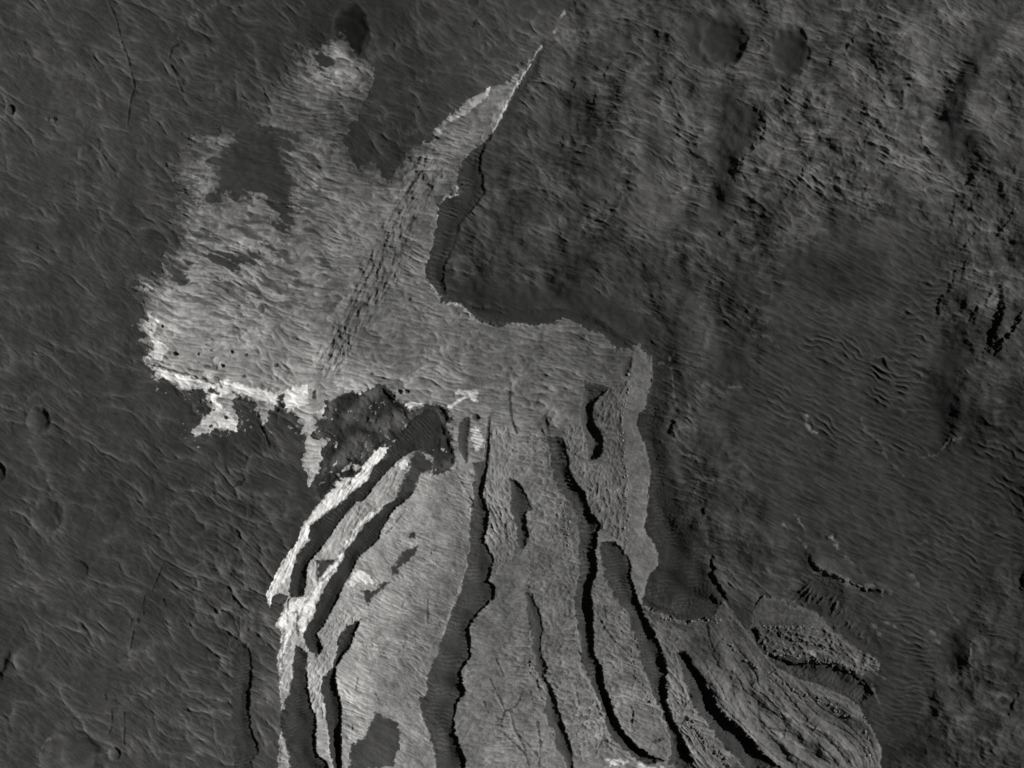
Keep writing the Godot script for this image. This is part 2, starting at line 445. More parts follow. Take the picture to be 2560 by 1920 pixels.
	thing("crater 0", "impact_crater", "small sharp bowl crater on the dark western plain at the frame edge", "crater", "craters and pits")
	thing("crater 1", "pit", "larger of two tiny side by side pits below the sharp bowl crater", "pit", "craters and pits")
	thing("crater 2", "pit", "smaller of two tiny side by side pits below the sharp bowl crater", "pit", "craters and pits")
	thing("crater 3", "impact_crater", "shallow round pit near the branching crack in the northwest plain", "crater", "craters and pits")
	thing("crater 4", "pit", "faint little pit on the western plain left of the pale shelf", "pit", "craters and pits")
	thing("crater 5", "impact_crater", "oval crater with bright lower left rim on the western plain", "crater", "craters and pits")
	thing("crater 6", "impact_crater", "very faint shallow hollow on the plain west of the pale shelf", "crater", "craters and pits")
	thing("crater 7", "impact_crater", "dark half crater cut by the left frame edge", "crater", "craters and pits")
	thing("crater 8", "impact_crater", "smooth crater with dark right wall below the oval crater", "crater", "craters and pits")
	thing("crater 9", "impact_crater", "shallow scalloped hollow right of the smooth dark walled crater", "crater", "craters and pits")
	thing("crater 10", "impact_crater", "broad faint hollow in the southwest plain", "crater", "craters and pits")
	thing("crater 11", "impact_crater", "wide smooth hollow near the lower left edge of the plain", "crater", "craters and pits")
	thing("crater 12", "impact_crater", "largest worn crater at the lower left with bright western rim", "crater", "craters and pits")
	thing("crater 13", "impact_crater", "small ring beside the largest worn crater at lower left", "crater", "craters and pits")
	thing("crater 14", "impact_crater", "very dark sand filled hollow at the top of the pale strip", "crater", "craters and pits")
	thing("crater 15", "pit", "small pit just west of the bright knife edge ridge", "pit", "craters and pits")
	thing("crater 16", "impact_crater", "dark round hollow near the top centre", "crater", "craters and pits")
	thing("crater 17", "pit", "dark little pit at the top end of the bright ridge line", "pit", "craters and pits")
	thing("crater 18", "impact_crater", "dark hollow cut by the top edge left of centre", "crater", "craters and pits")
	thing("crater 19", "pit", "pinprick pit in the dark strip west of the pale spur", "pit", "craters and pits")
	thing("crater 20", "pit", "dark dot pit on the rippled shelf below the spur", "pit", "craters and pits")
	thing("crater 21", "pit", "dark dot pit in the middle of the rippled shelf", "pit", "craters and pits")
	thing("crater 22", "pit", "round dark pit just above the dark debris hollow", "pit", "craters and pits")
	thing("crater 23", "impact_crater", "dark sandy pit east of the debris hollow", "crater", "craters and pits")
	thing("crater 24", "pit", "dark pit at the head of a narrow slot on the fan", "pit", "craters and pits")
	thing("crater 25", "pit", "small dark pit between the debris hollow and the dark lens", "pit", "craters and pits")
	thing("crater 26", "pit", "dark pit in bright beds at the corner of the debris hollow", "pit", "craters and pits")
	thing("crater 27", "pit", "right hand pit of the pair beside the debris hollow", "pit", "craters and pits")
	thing("crater 28", "impact_crater", "large smooth floored crater near the top right", "crater", "craters and pits")
	thing("crater 29", "impact_crater", "oval dark floored crater just right of the large smooth one", "crater", "craters and pits")
	thing("crater 30", "impact_crater", "small rimmed pit in the hummocky ground right of centre", "crater", "craters and pits")
	thing("crater 31", "pit", "tiny dark pit at the western tip of the pale shelf", "pit", "craters and pits")
	thing("crater 32", "pit", "dark oblong pit in the bright western beds", "pit", "craters and pits")
	thing("crater 33", "pit", "tiny dark pit in the bright beds right of the oblong pit", "pit", "craters and pits")
	thing("crater 34", "pit", "left of two pits on the grey upper part of the western shelf", "pit", "craters and pits")
	thing("crater 35", "pit", "right of two pits on the grey upper part of the western shelf", "pit", "craters and pits")
	thing("crater 36", "pit", "dark pit at the end of the black slots in the bright beds", "pit", "craters and pits")
	thing("crater 37", "pit", "blotchy pit on the bright southwestern beds", "pit", "craters and pits")
	thing("crater 38", "pit", "lone pit west of the grooved band", "pit", "craters and pits")
	thing("crater 39", "impact_crater", "soft dark dimple on the western shelf", "crater", "craters and pits")
	thing("crater 40", "pit", "small pit west of the top of the grooves", "pit", "craters and pits")
	thing("crater 41", "pit", "dark pit on the bright southern patch of the shelf", "pit", "craters and pits")
	thing("crater 42", "pit", "dark blot of sand on bright beds near the debris hollow", "pit", "craters and pits")
	thing("crater 43", "pit", "dark blot just below the larger blot on bright beds", "pit", "craters and pits")
	thing("crater 44", "pit", "tiny pit above the bright southern patch", "pit", "craters and pits")

func _outlines() -> void:
	spread(lay_pale, [-167.9,-348.5,-181.8,-345.4,-221.9,-330,-226.5,-309.9,-237.3,-297.6,-246.6,-289.9,-265.1,-279.1,-271.3,-266.7,-303.7,-265.2,-316,-248.2,-331.4,-240.5,-328.4,-229.7,-337.6,-215.8,-337.6,-205,-328.4,-198.8,-339.2,-184.9,-336.8,-168,-334.5,-152.5,-337.6,-137.1,-343.8,-128,-346.9,-109.5,-354.6,-103.3,-373.1,-107.9,-376.2,-97.1,-366.9,-91,-362.3,-86.3,-363.9,-74,-370,-63.2,-369.3,-53.9,-359.2,-40,-367.7,-23.1,-357.7,-16.9,-359.2,-6.1,-342.2,-1.5,-325.3,6.3,-312.9,3.2,-306.8,9.3,-309.8,17.1,-303.7,26.3,-316,38.7,-324.5,49.5,-314.5,55.6,-300.6,46.4,-288.2,49.5,-272.8,51,-268.2,41.8,-275.9,20.1,-279,10.9,-257.4,20.1,-252.7,35.6,-249.7,47.9,-238.9,29.4,-235.8,23.2,-226.5,26.3,-214.2,41.8,-208.8,55.6,-209.5,72.6,-214.2,80.3,-206.4,88,-203.4,101.9,-194.1,91.1,-192,89.9,-188.7,73.6,-189.8,69.3,-177.9,56.3,-177.3,51.9,-195.2,50.9,-185.5,34.6,-184.4,32.4,-185.5,19.4,-173.5,13.4,-165.9,8.6,-158.4,6.4,-151.8,11.8,-144.2,5.3,-128,0.4,-114.9,16.1,-107.4,19.4,-104.1,27,-87.8,21.6,-71.6,19.9,-64,24.8,-61.8,36.8,-67.2,41.1,-60.7,54.1,-57.4,69.3,-56.4,79.1,-59.6,85.6,-71.6,88.8,-80.2,93.2,-78.1,73.6,-93.2,66.1,-101.9,68.2,-117.1,73.6,-136.6,84.5,-121.5,62.8,-126.9,60.6,-138.8,68.2,-147.5,80.2,-158.4,93.2,-171.4,94.3,-180.1,105.1,-190.9,117.1,-201.8,131.2,-210.4,143.1,-213.7,156,-218,162.5,-230,176.6,-239.7,199.4,-246.2,209.2,-241.9,224.9,-238.6,212.4,-232.1,209.2,-223.4,212.4,-227.8,223.3,-231,232,-237.6,241.7,-230,247.1,-231,260.2,-234.3,273.2,-233.2,291.6,-231.6,307.9,-230.5,336,-237,406,368,406,368.7,384,369.5,368.7,366.4,356.4,360.2,344,352.5,333.2,349.4,324,334,311.6,309.3,300.8,287.7,294.7,269.2,285.4,256.8,274.6,244.5,260.7,238.3,248.4,242.9,220.6,250.6,212.1,269.2,214.4,278.4,222.1,300,225.2,321.6,242.2,340.2,262.3,360.2,271.5,367.2,279.2,366.4,286.9,349.4,291.6,338.6,286.9,324.7,279.2,304.7,276.1,278.4,273.1,269.2,271.5,263,276.1,253.7,266.9,236.8,248.4,226,236,216.7,220.6,212.1,214.4,199.7,234.5,182.7,236.8,170.4,237.6,161,234.5,145.6,226.8,130.1,220.6,134.8,197.4,139.4,189.7,147.9,178.9,144,162,131.7,143.4,136.3,128,134.8,128,136.3,111.2,139.4,88,134.8,64.9,125.5,41.8,127,29.4,133.2,26.3,139.4,3.2,140.9,-23.1,127,-41.6,120.9,-35.4,103.9,-35.4,91.5,-49.3,69.9,-58.6,51.4,-66.3,37.5,-60.1,22.1,-58.6,-4.1,-58.6,-16.5,-58.6,-33.5,-61.6,-42.7,-70.9,-53.5,-80.2,-70.5,-81.7,-75.1,-92.5,-84.4,-104.9,-87.5,-118.7,-79.8,-128,-81.3,-129.4,-78.2,-143.3,-74.4,-161.8,-73.6,-178.8,-65.9,-186.5,-52,-189.6,-55.1,-197.3,-52,-212.7,-47.3,-223.5,-41.2,-231.2,-27.3,-242,-19.6,-251.3,-14.9,-257.5,-4.1,-279.1,6.7,-297.6,22.1,-325.4,29.8,-339.2,6.7,-311.5,-2.6,-302.2,-21.1,-297.6,-41.2,-285.2,-53.5,-274.4,-65.9,-265.2,-81.3,-252.8,-75.1,-245.1,-98.3,-237.4,-109.1,-222,-118.3,-208.1,-124.5,-200.4,-135.3,-217.3,-141.5,-222,-155.4,-215.8,-166.2,-238.9,-166.2,-249.7,-155.4,-263.6,-150.7,-279.1,-141.5,-291.4,-138.4,-313,-139.9,-323.8,-153.8,-323.8], 24.0)
	spread(lay_debris, [-184.4,32.4,-185.5,19.4,-180.1,14,-165.9,7.5,-158.4,6.4,-151.8,11.8,-144.2,5.3,-128,0.4,-114.9,16.1,-107.4,19.4,-104.1,27,-87.8,21.6,-71.6,19.9,-64,24.8,-60.7,36.8,-67.2,41.1,-60.7,54.1,-57.4,69.3,-56.4,79.1,-59.6,85.6,-71.6,88.8,-80.2,93.2,-78.1,73.6,-93.2,66.1,-111.7,73.6,-121.5,62.8,-126.9,60.6,-138.8,68.2,-147.5,80.2,-158.4,93.2,-171.4,94.3,-180.1,105.1,-190.9,117.1,-199.6,116,-197.4,100.8,-192,89.9,-188.7,73.6,-189.8,69.3,-177.9,56.3,-177.3,51.9,-182.2,45.4], 14.0)
	spread(lay_dark, [-257.4,-263.6,-226.5,-252.8,-198.7,-240.5,-211.1,-234.3,-226.5,-232.8,-220.3,-212.7,-220.3,-157.1,-234.2,-160.2,-226.5,-177.2,-240.4,-184.9,-283.6,-186.5,-283.6,-177.2,-300.6,-161.8,-303.7,-183.4,-296,-203.4,-308.3,-223.5,-288.2,-235.9,-280.5,-249.7], 15.0)
	spread(lay_dark, [-198.7,-328.4,-183.3,-330,-180.2,-309.9,-197.2,-311.5], 15.0)
	spread(lay_dark, [-303.7,-131.1,-241.9,-137.3,-257.4,-118.7,-280.5,-111,-297.5,-117.2], 15.0)
	spread(lay_dark, [-343.8,-121.8,-320.6,-120.3,-329.9,-98.7,-339.2,-106.4], 15.0)
	spread(lay_dark, [-305.2,3.2,-294.4,3.2,-292.9,10.9,-303.7,10.9], 15.0)
	spread(lay_dark, [-324.5,7.8,-306.8,17.1,-303.7,26.3,-316,38.7,-324.5,34], 15.0)
	spread(lay_dark, [-235.8,9.3,-227.3,9.3,-228.1,24.8,-234.2,26.3], 15.0)
	spread(lay_dark, [-202.6,4.7,-196.4,6.3,-195.6,15.5,-200.3,15.5], 15.0)
	spread(lay_dark, [-198.7,32.5,-186.4,34,-187.9,41.8,-197.2,43.3], 15.0)
	spread(lay_dark, [-320.6,-269.8,-280.5,-266.7,-252.7,-276,-240.4,-266.7,-258.9,-255.9,-283.6,-248.2,-311.4,-249.7], 15.0)
	spread(lay_dark, [-229.6,-235.9,-218.8,-217.3,-218.8,-155.6,-229.6,-154.1,-249.7,-184.9,-237.3,-188,-280.5,-192.6,-297.5,-160.2,-306.8,-183.4,-296,-209.6], 15.0)
	spread(lay_dark, [-92.2,161.4,-99.8,173.4,-111.7,184.2,-116,192.9,-122.5,189.6,-116,174.4,-106.3,164.7], 15.0)
	spread(lay_dark, [-121.5,196.1,-126.9,203.7,-135.6,210.2,-143.2,221.1,-148.6,221.1,-146.4,214.6,-150.8,207,-136.6,204.8,-128,196.1], 15.0)
	spread(lay_dark, [-105.2,148.5,-98.7,146.3,-94.3,149.6,-97.6,155,-104.1,155], 15.0)
	spread(lay_dark, [-136.8,327.1,-113.7,337.9,-110.6,356.4,-118.3,384,-164.6,387.3,-161.5,359.5,-149.2,353.3], 15.0)
	spread(lay_dark, [71.5,-4.5,97.7,4.7,82.3,10.9,71.5,7.8], 15.0)
	spread(lay_dark, [-95.4,66.1,-78.1,76.9,-78.1,86.7,-91.1,91,-95.4,104,-104.1,116,-114.9,124.6,-116,111.6,-111.7,97.5,-103,84.5,-104.1,73.6], 15.0)
	spread(lay_dark, [-195.2,176.6,-180.1,173.4,-175.7,176.6,-186.6,188.5,-195.2,197.2], 15.0)
	spread(lay_brilliant, [-120.4,61.7,-121.5,72.6,-128,75.8,-138.8,82.3,-143.2,93.2,-149.7,100.8,-158.4,106.2,-173.5,120.3,-186.6,129,-192,134.4,-201.8,139.8,-201.8,149.6,-205,156,-206.1,157.1,-215.9,169,-218,182,-222.4,192.9,-231,201.6,-236.5,210.2,-241.9,225.4,-246.2,209.2,-239.7,197.2,-230,176.6,-218,161.4,-213.7,156,-210.4,144.2,-201.8,131.2,-190.9,118.1,-180.1,105.1,-176.8,97.5,-158.4,94.3,-147.5,80.2,-138.8,68.2,-126.9,60.6], 8.0)
	spread(lay_white, [-125.8,120.3,-135.6,130.1,-149.7,139.8,-158.4,156,-165.9,162.5,-171.4,177.7,-186.6,199.4,-193.1,210.2,-197.4,226.5,-205,239.5,-208.3,253.6,-213.7,240.6,-210.4,225.4,-199.6,208.1,-190.9,196.1,-186.6,183.1,-175.7,176.6,-167,159.3,-165.9,153.9,-155.1,138.8,-141,126.8], 8.0)
	spread(lay_white, [-220.2,216.8,-203.9,212.4,-209.3,225.4,-216.9,240.6,-223.4,256.9,-227.8,271,-230,291.6,-232.7,302.5,-231,260.2,-227.8,246.1,-237.6,241.7,-231,230.9], 8.0)
	spread(lay_white, [-57.4,9.6,-53.1,5.3,-39,5.3,-32.5,8.6,-34.7,18.3,-46.6,15.1,-62.9,25.9,-65,21.6,-49.9,12.9], 8.0)
	spread(lay_brilliant, [-107.4,19.4,-98.7,17.2,-86.7,19.4,-99.8,23.7,-105.2,25.9], 8.0)
	spread(lay_white, [-41.2,43.3,-32.5,43.3,-28.1,54.1,-30.3,66.1,-37.9,67.1,-41.2,54.1], 8.0)
	spread(lay_white, [-359.2,-16.9,-320.6,-9.2,-299,0.1,-288.2,-4.5,-257.4,3.2,-234.2,7.8,-215.7,1.6,-203.4,0.1,-203.4,20.1,-218.8,26.3,-241.9,20.1,-255.8,15.5,-279,7.8,-296,15.5,-272.8,38.7,-274.3,49.5,-311.4,40.2,-297.5,23.2,-311.4,3.2,-325.3,4.7,-357.7,-6.1], 8.0)
	spread(lay_white, [-368.5,-63.2,-363.9,-74,-353.1,-63.2,-357.7,-47.8,-342.2,-35.4,-350,-21.5,-366.9,-24.6,-357.7,-38.5,-369.3,-52.4], 8.0)
	spread(lay_white, [-374.7,-107.9,-368.5,-104.9,-359.2,-97.1,-357.7,-91,-373.1,-94], 8.0)
	spread(lay_white, [-160.5,188.5,-149.7,186.4,-141,192.9,-134.5,201.6,-149.7,199.4,-163.8,203.7], 8.0)
	spread(lay_white, [-186.6,20.5,-185.5,32.4,-195.2,27], 8.0)
	spread(lay_brilliant, [-116,80.2,-106.3,74.7,-103,80.2,-107.4,88.8], 8.0)
	spread(lay_white, [-21.1,-297.6,-22.7,-288.3,-41.2,-272.9,-62.8,-260.5,-75.1,-245.1,-81.3,-252.8,-65.9,-266.7,-53.5,-276,-41.2,-286.8], 8.0)
	spread(lay_white, [94.6,374.9,107,374.9,117.8,377.2,107,382.6,97.7,381.1], 8.0)
	spread(lay_white, [124,377.2,137.8,381.1,151.7,381.9,148.6,388.8,125.5,388.8], 8.0)
	spread(lay_brilliant, [-111.2,47.6,-108.4,43.3,-101.9,38.9,-104.1,43.3], 8.0)
	spread(lay_brilliant, [-177.3,64.4,-175.7,58.5,-173.8,59,-174.6,63.9], 8.0)
	spread(lay_brilliant, [-160,80.2,-154,80.2,-149.7,82.9,-155.1,87.8,-159.4,84.5], 8.0)
	spread(lay_brilliant, [-171.4,85.6,-162.7,80.2,-160.5,78,-162.7,85.6,-169.2,87.8], 8.0)
	spread(lay_brilliant, [-119.3,57.4,-113.9,53.3,-114.9,56.3,-118.2,58.5], 8.0)
	spread(lay_brilliant, [-178.4,81.2,-174.6,75.8,-175.2,79.1], 8.0)
	spread(lay_white, [-172.5,105.1,-176.8,99.7,-180.1,105.1], 8.0)
	spread(lay_smooth, [209,-291.4,221.3,-294.5,232.1,-279.1,242.9,-266.7,239.8,-245.1,222.9,-220.4,219.8,-191.1,205.9,-161.8,192,-164.9,201.3,-198.8,205.9,-245.1], 20.0)
	spread(lay_smooth, [472.9,-350,488.3,-351.6,476,-322.3,455.9,-297.6,448.2,-269.8,455.9,-235.9,440.5,-225.1,423.5,-235.9,429.7,-276,449.7,-309.9], 20.0)
	spread(lay_smooth, [-65.9,-104.9,-53.5,-89.4,-38.1,-80.2,14.4,-77.1,45.2,-77.1,69.9,-70.9,91.5,-63.2,116.2,-44.7,145.6,-50.8,122.4,-74,91.5,-89.4,45.2,-97.1,-16.5,-94,-38.1,-100.2], 20.0)
	spread(lay_smooth, [423.5,-27.7,442,-29.2,442,26.3,432.7,64.9,423.5,64.9], 20.0)
	spread(lay_smooth, [179.7,-368.6,221.3,-368.6,235.2,-345.4,229,-322.3,201.3,-314.6,179.7,-325.4,170.4,-345.4], 20.0)
	spread(lay_smooth, [259.9,-350,290.8,-350,298.5,-333.1,287.7,-314.6,275.3,-306.8,263,-319.2,256.8,-334.6], 20.0)
	spread(lay_smooth, [442,239.1,455.9,251.5,455.9,266.9,438.9,285.4,426.6,279.2], 20.0)
	spread(lay_smooth, [201.3,-32.3,235.2,-32.3,235.2,-10.7,210.5,-10.7], 20.0)
	spread(lay_smooth, [278.4,-131.1,371,-131.1,371,-89.4,324.7,-81.7,281.5,-97.1], 20.0)
	spread(lay_groove, [-102.9,-232.8,-75.1,-235.9,-62.8,-214.2,-84.4,-175.7,-102.9,-128,-109.1,-128,-112.2,-104.9,-127.6,-77.1,-150.7,-41.6,-166.2,-16.9,-170.8,-13.8,-194.1,-4.5,-194.1,-32.3,-181.8,-57,-170.8,-63.2,-161.5,-97.1,-147.7,-128,-139.9,-137.1,-119.9,-171,-109.1,-214.2], 16.0)
	spread(lay_east, [60.7,-407.1,29.8,-339.2,-19.6,-251.3,-31.9,-229.7,-53.5,-192.6,-73.6,-161.8,-79.8,-128,-84.4,-104.9,-33.5,-61.6,51.4,-66.3,120.9,-33.9,140.9,-23.1,127,34,139.4,88,134.8,128,147.9,178.9,130.1,220.6,170.4,237.6,215.2,214.4,238.3,248.4,269.2,271.5,369.5,282.3,334,311.6,369.5,359.5,369.5,405.8,598,446,598,-444], 30.0)
	spread(lay_dune, [324.7,-160.2,401.9,-168,423.5,-128,423.5,-97.1,425,-20,423.5,57.2,432.7,69.5,511.6,57.2,511.6,174.3,463.6,205.2,423.5,305.5,401.9,344,375.6,381.1,369.5,359.5,349.4,324,371,290,377.2,266.9,340.2,226.8,377.2,211.3,309.3,174.3,263,158.9,232.1,72.6,209,26.3,247.6,-20,263,-81.7], 24.0)
	bands([153.1,231.1,164,249.6,173.7,265.8,181.3,280,192.2,295.1,200.8,308.2,205.2,321.2,216,333.1,226.9,341.8,239.9,354.8,248.6,363.5,258.3,374.3,272.5,386.3,294.1,399.3], 130.0)
	spread(lay_lobe, [130.1,220.6,145.6,226.8,161,234.5,170.4,237.6,199.7,234.5,215.2,214.4,226,236,244.5,260.7,263,276.1,287.7,294.7,334,311.6,349.4,324,369.5,359.5,369.5,387.3,263,387.3,224.4,351.8,201.3,317.8,175,271.5,161.1,260.7,142.6,245.3], 16.0)
	hummocks(0.42, [-322.2,112.6,-257.4,112.6,-237.3,158.9,-249.7,205.2,-241.9,226.8,-262,251.5,-283.6,263.8,-299,245.3,-314.5,220.6,-323.7,174.3,-265.1,128,-323.7,88])
	hummocks(0.55, [209,-297.6,309.3,-303.8,378.7,-325.4,425,-319.2,425,-245.1,386.4,-183.4,309.3,-183.4,239.8,-183.4,229,-245.1])
	hummocks(0.7, [440.5,-206.5,511.6,-222,511.6,-128,432.7,-128,425,-128,511.6,-128,511.6,-20,463.6,-29.2,429.7,-63.2])
	hummocks(0.55, [423.5,236,460.5,245.3,463.6,297.8,511.6,251.5,525.3,390.3,386.4,390.3,417.3,297.8])
	hummocks(0.3, [425,-20,448.2,-20,442,64.9,423.5,64.9])

func _tones() -> void:
	var pt := [-312,-184,0.2016,-312,-254,0.1344,-212,-274,0.1260,-192,-314,0.2850,-242,-294,0.1344,-342,-74,0.3420,-262,-54,0.2352,-182,-124,0.1848,-112,-134,0.1500,-62,-244,0.2100,-32,-264,0.1650,-72,-204,0.1800,-132,-54,0.1425,-92,-84,0.1425,-42,-14,0.1350,48,-34,0.1071,108,-34,0.0914,-312,-14,0.3040,-252,-24,0.2352,-192,16,0.3420,-62,16,0.2100,-12,66,0.1995,48,66,0.1436,88,36,0.0945,78,116,0.1277,108,116,0.1037,128,36,0.0819,-112,116,0.3800,-52,96,0.2268,-182,216,0.4275,-132,176,0.3135,-72,176,0.1663,-52,136,0.2117,-32,236,0.1436,-62,266,0.1512,-82,246,0.1588,-112,296,0.2184,-152,336,0.3420,-132,256,0.2850,-12,216,0.1357,18,176,0.1357,28,296,0.1436,-12,346,0.1756,78,216,0.1357,88,336,0.1915,138,266,0.1357,158,316,0.1756,128,176,0.1117,188,256,0.0600,228,276,0.0928,288,336,0.1147,308,256,0.0874,348,376,0.1201,268,246,0.0764,308,276,0.0764,338,306,0.0983,48,376,0.2234,188,376,0.1411,248,316,0.1037,208,336,0.1747,-212,-324,0.1092,-172,-274,0.0900,-232,-274,0.1008,-272,-244,0.1176,-182,-234,0.1260,-302,-194,0.1680,-222,186,0.4750,-182,86,0.4275,-182,306,0.4275,-202,266,0.3800,-162,176,0.3990,-142,216,0.3135,-112,176,0.2850,-132,136,0.3420]
	var gt := [-492,-334,0.0626,-412,-284,0.0638,-312,-324,0.0534,-262,-344,0.0418,-182,-334,0.0346,-452,-84,0.0557,-382,16,0.0534,-282,66,0.0429,-262,136,0.0441,-452,216,0.0580,-362,316,0.0638,-292,216,0.0464,-272,156,0.0418,-292,286,0.0522,-232,256,0.0603,-222,306,0.0870,-252,356,0.0696,-112,-324,0.0410,-32,-324,0.0562,-2,-314,0.0756,-22,-284,0.0702,-82,-294,0.0454,-152,-224,0.0367,-112,-254,0.0389,-212,-234,0.0394,48,-254,0.0432,88,-164,0.0594,8,-154,0.0475,148,-184,0.0594,188,-234,0.0594,-12,-84,0.0410,128,-64,0.0389,88,-94,0.0410,188,-54,0.0367,248,-184,0.0475,338,-304,0.0540,438,-324,0.0648,388,-254,0.0594,468,-184,0.0454,488,-54,0.0540,408,-214,0.0594,288,-84,0.0432,338,-14,0.0410,248,36,0.0432,338,96,0.0410,438,36,0.0281,468,-54,0.0346,498,86,0.0302,388,216,0.0454,488,266,0.0324,248,176,0.0432,468,356,0.0389,388,356,0.0324,368,296,0.0367,188,16,0.0432,-132,76,0.0540,-172,56,0.0540,-92,46,0.0486,-252,176,0.0522]
	tone_pale = _idw(pt)
	tone_ground = _idw(gt)

func _idw(a: Array) -> PackedFloat32Array:
	var out := PackedFloat32Array()
	out.resize(TW * TH)
	for j in TH:
		for i in TW:
			var x := i * 10.0 + X0
			var z := j * 10.0 + Z0
			var sum := 0.0
			var w := 0.0
			for k in range(0, a.size(), 3):
				var q := 1.0 / (pow((x - a[k]) * (x - a[k]) + (z - a[k + 1]) * (z - a[k + 1]) + 60.0, 1.6))
				sum += q * a[k + 2]
				w += q
			out[j * TW + i] = sum / w
	return out

func tone(m: PackedFloat32Array, x: int, y: int) -> float:
	var fx := x * S / 10.0
	var fy := y * S / 10.0
	var i := mini(int(fx), TW - 2)
	var j := mini(int(fy), TH - 2)
	fx -= i
	fy -= j
	var k := j * TW + i
	return lerpf(lerpf(m[k], m[k + 1], fx), lerpf(m[k + TW], m[k + TW + 1], fx), fy)

# ---------------------------------------------------------------- the land, row by row on all cores
func _land() -> void:
	rows_out.resize(NZ)
	var g := WorkerThreadPool.add_group_task(_row, NZ)
	WorkerThreadPool.wait_for_group_task_completion(g)
	var h := PackedFloat32Array()
	var a := PackedFloat32Array()
	var i := PackedInt32Array()
	for r in rows_out:
		h.append_array(r[0])
		a.append_array(r[1])
		i.append_array(r[2])
	H = h
	A = a
	ID = i
	rows_out.clear()

func rid(v: float, k: float) -> float:
	return pow(clampf(v * 0.5 + 0.5, 0.0, 1.0), k)

func crest(v: float, k: float) -> float:
	return pow(1.0 - absf(v), k)

